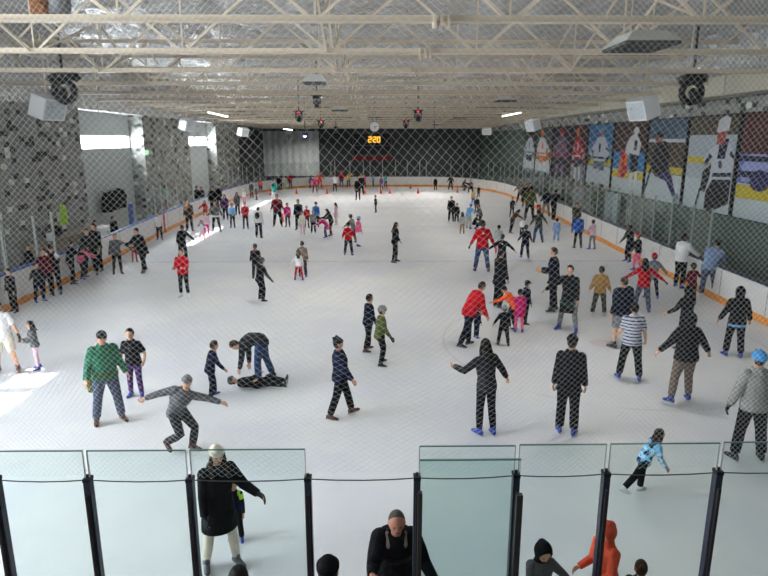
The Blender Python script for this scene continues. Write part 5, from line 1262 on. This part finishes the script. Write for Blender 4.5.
P(529, 221, 186, 10, 'pocket', 'short:black', 'jacket:olive', 'trousers:black', 'black', 'large person in olive jacket in the crowd under the far posters', fat=1.1)
P(533.5, 207, 183, 190, 'stand', 'short:brown', 'jacket:black', 'trousers:charcoal', 'black', 'brown-haired person in black behind the olive jacket')
P(538.5, 213, 195, 185, 'stand', 'short:dark', 'jacket:white', 'trousers:red', 'white', 'kid in white and red between olive and navy jackets')
P(545.5, 216.5, 188.5, 10, 'pocket', 'short:brown', 'jacket:navy', 'trousers:khaki', 'black', 'man in navy jacket and khaki trousers from behind by the boards', fat=1.1)
P(553, 220, 189, 60, 'lean', 'short:black', 'jacket:black', 'trousers:black', 'brown', 'person in black leaning on the boards beside the navy jacket', lean=16)
P(556, 242.5, 218, 5, 'relax', 'short:dark', 'jacket:lightblue', 'trousers:lightblue', 'white', 'small kid in light blue overalls and white skates')
P(574.5, 232.5, 202.5, 185, 'hold', 'short:dark', 'jacket:grayolive', 'jeans:navy', 'blue', 'person in grey green jacket facing the camera by the boards', emblem='darkgreen', emb_back=-1)
P(577.5, 248.5, 213.5, 355, 'relax', 'short:black', 'jacket:blue', 'leggings:black', 'brown', 'kid in bright blue jacket and black leggings from behind', puff=.038)
P(592, 249.5, 219.5, 330, 'relax', 'short:black', 'jacket:palepink', 'leggings:grey', 'blue', 'kid in pale pink jacket and grey leggings holding hands with blue jacket', aL=(8, 45, 8))
# --- posters side, nearer
P(628, 262, 224.5, 250, 'glide', 'short:dark', 'jacket:black', 'jeans:darknavy', 'blue', 'man in black beside the kid in red helmet at the boards', aL=(10, 14, 70), sk='dark', lean=12)
P(637, 270, 233, 320, 'wide', 'helmet:red', 'jacket:black', 'leggings:pink', 'blue', 'kid in black jacket, pink leggings and red helmet', aL=(8, 30, 10), aR=(15, 50, 15))
P(651, 299, 253, 10, 'wide', 'helmet:red', 'jacket:grey', 'leggings:black', 'blue', 'kid in grey jacket, red helmet and blue scarf behind the girl in red', scarf='blue', aL=(5, 40, 10), aR=(8, 42, 5))
P(641, 312, 259, 20, 'wide', 'long:black', 'jacket:red', 'jeans:greyblue', 'blue', 'girl in red jacket with long black hair spreading her arms', gl='black', aL=(10, 50, 20), aR=(5, 56, 5), lean=16)
P(598, 316, 266, 20, 'pocket', 'short:black', 'jacket:tan', 'trousers:grayolive', 'white', 'person in tan jacket and dark olive trousers skating away', lL=(0, 9, 5), lR=(6, 9, 8), puff=.036)
P(620, 348, 277, 335, 'relax', 'short:brown', 'jacket:darknavy', 'shorts:grey', 'black', 'man in dark navy jacket and grey shorts with bare calves', fat=1.35, puff=.05, aL=(-2, 14, 12))
P(628.5, 380, 303, 12, 'pocket', 'short:black', 'tshirt:white', 'trousers:black', 'blue', 'man in white and navy striped t-shirt seen from behind', aL=(12, 12, 40), aR=(-4, 16, 35), topmat='stripe', hem=.8, fat=1.05)
P(679, 403, 314, 355, 'wide', 'hood:black', 'jacket:black', 'leggings:mocha', 'blue', 'skater in black hooded jacket and taupe leggings spreading both arms', aL=(6, 40, 16), aR=(6, 40, 8), lL=(-12, 20, 8), lR=(6, 5, 10), fat=1.14, puff=.04, bi=.022, side=4)
P(684, 350, 286, 340, 'hold', 'hood:black', 'jacket:black', 'trousers:black', 'black', 'person in black jacket hidden behind the skater in taupe leggings', aL=(15, 30, 35))
P(690, 305, 263, 350, 'relax', 'helmet:black', 'jacket:maroon', 'trousers:charcoal', 'black', 'kid in dark maroon jacket and black helmet beside the pale blue sweater', aR=(40, 50, 5))
P(732.5, 357, 286, 8, 'relax', 'hood:black', 'jacket:black', 'trousers:black', 'blue', 'man in black hood with light blue shirt hem and blue skates', hemc='skyblue', aL=(8, 22, 12), aR=(5, 22, 20), puff=.036)
P(747, 460, 351, 3, 'pocket', 'helmet:helmblue', 'jacket:stone', 'trousers:black', 'black', 'man in stone grey jacket and shiny blue helmet seen from behind', gl='black', aL=(0, 20, 8), aR=(0, 20, 10), puff=.04, lL=(0, 9, 4), lR=(0, 9, 4))
P(713, 298, 240, 30, 'lean', 'short:black', 'sweater:steelblue', 'jeans:greyblue', 'white', 'big man in pale blue sweater leaning onto the boards', lean=20, side=14, fat=1.2, lL=(-4, 4, 4), lR=(4, 10, 4), aR=(30, 20, 40), clear=.1)
P(678, 288, 233, 60, 'relax', 'short:dark', 'sweater:white', 'trousers:black', 'blue', 'man in white shirt resting one hand on the boards', sk='dark', aR=(40, 20, 15), aL=(0, 8, 10), puff=.034, clear=.2)
P(566, 434, 335, 18, 'relax', 'beanie:black', 'jacket:black', 'trousers:black', 'blue', 'man in black beanie and puffy black jacket standing with back to camera', aL=(0, 10, 8), aR=(0, 11, 14), puff=.033, fat=.96, hem=.79, lL=(2, 2, 4), lR=(-2, 3, 4))
P(486, 435, 339, 340, 'armR', 'long:black', 'jacket:charcoal', 'leggings:black', 'blue', 'woman with black hair in charcoal jacket stretching one arm aside', fat=.92, aL=(8, 58, 84), aR=(8, 38, 8), lL=(4, 1, 6), lR=(-2, 3, 6), lean=4, side=-3)
P(464, 347, 283, 72, 'lean', 'short:brown', 'jacket:red', 'jeans:darknavy', 'black', 'man in red jacket hunching forward in dark jeans', lean=36, aL=(20, 8, 10), aR=(12, 8, 12), lL=(6, 4, 4), lR=(-20, 6, 6), fat=1.15, puff=.036)
P(476, 338, 306, 60, 'stand', 'short:dark', 'jacket:navy', 'jeans:navy', 'blue', 'child hidden behind the hunching man in red, one blue skate showing')
P(503, 346, 305, 10, 'wide', 'helmet:grey', 'jacket:black', 'trousers:black', 'black', 'child in black and grey helmet in front of the bright pink coat', aL=(10, 30, 12), aR=(5, 12, 10))
P(511, 331, 287, 300, 'stoop', 'short:black', 'jacket:orange', 'trousers:charcoal', 'black', 'person in bright orange jacket stooping to the child in black', lean=40)
P(518.5, 332.5, 289, 5, 'stand', 'short:black', 'coat:fuchsia', 'leggings:pink', 'blue', 'girl in bright pink coat and pink leggings seen from behind', hem=.68, puff=.045)
P(524, 324, 280, 80, 'stand', 'cap:darknavy', 'jacket:darknavy', 'trousers:black', 'black', 'person in dark peaked cap and white collar behind the pink coat', collar='white')
P(553.5, 311, 247, 285, 'hold', 'short:brown', 'coat:darknavy', 'trousers:black', 'black', 'man with wavy brown hair in dark navy coat holding something red', hem=.76, emblem='red', emb_back=-1, emb_z=1.05, sk='light')
P(567, 331, 264, 215, 'wide', 'short:black', 'coat:black', 'leggings:grey', 'blue', 'person in long black coat with green hem band and grey leggings', hem=.52, band='darkgreen', band_z=.7, aL=(10, 12, 15), aR=(15, 52, 10), lL=(6, 12, 4), lR=(-4, 12, 4))
P(631, 495, 430, 84, 'run', 'bob:dark', 'jacket:lightblue', 'trousers:black', 'white', 'running child in blue camouflage top and black trousers behind the near glass', topmat='camo', lean=40, lL=(8, 6, 8), lR=(-40, 8, 6), aL=(-10, 16, 20), aR=(8, 14, 25), hp=-20)
# ---------------------------------------------------------------- light, sky, view
w = bpy.data.worlds.new('sky'); S.world = w; w.use_nodes = True; bg = w.node_tree.nodes['Background']
bg.inputs[0].default_value = (.75, .87, 1, 1); bg.inputs[1].default_value = 3.0
sd = bpy.data.lights.new('sun', 'SUN'); sd.energy = SUN; sd.angle = R(.6); sd.color = (1, .97, .92)
so = bpy.data.objects.new('sun', sd); COL.objects.link(so); so.location = (-30, 30, 30)
so.rotation_euler = V((4.9, .3, -4.9)).to_track_quat('-Z', 'Y').to_euler()
S.view_settings.view_transform = 'Standard'; S.view_settings.look = 'None'; S.view_settings.gamma = 1; S.view_settings.use_curve_mapping = False
S.view_settings.exposure = EXPO
S.cycles.transparent_max_bounces = 40
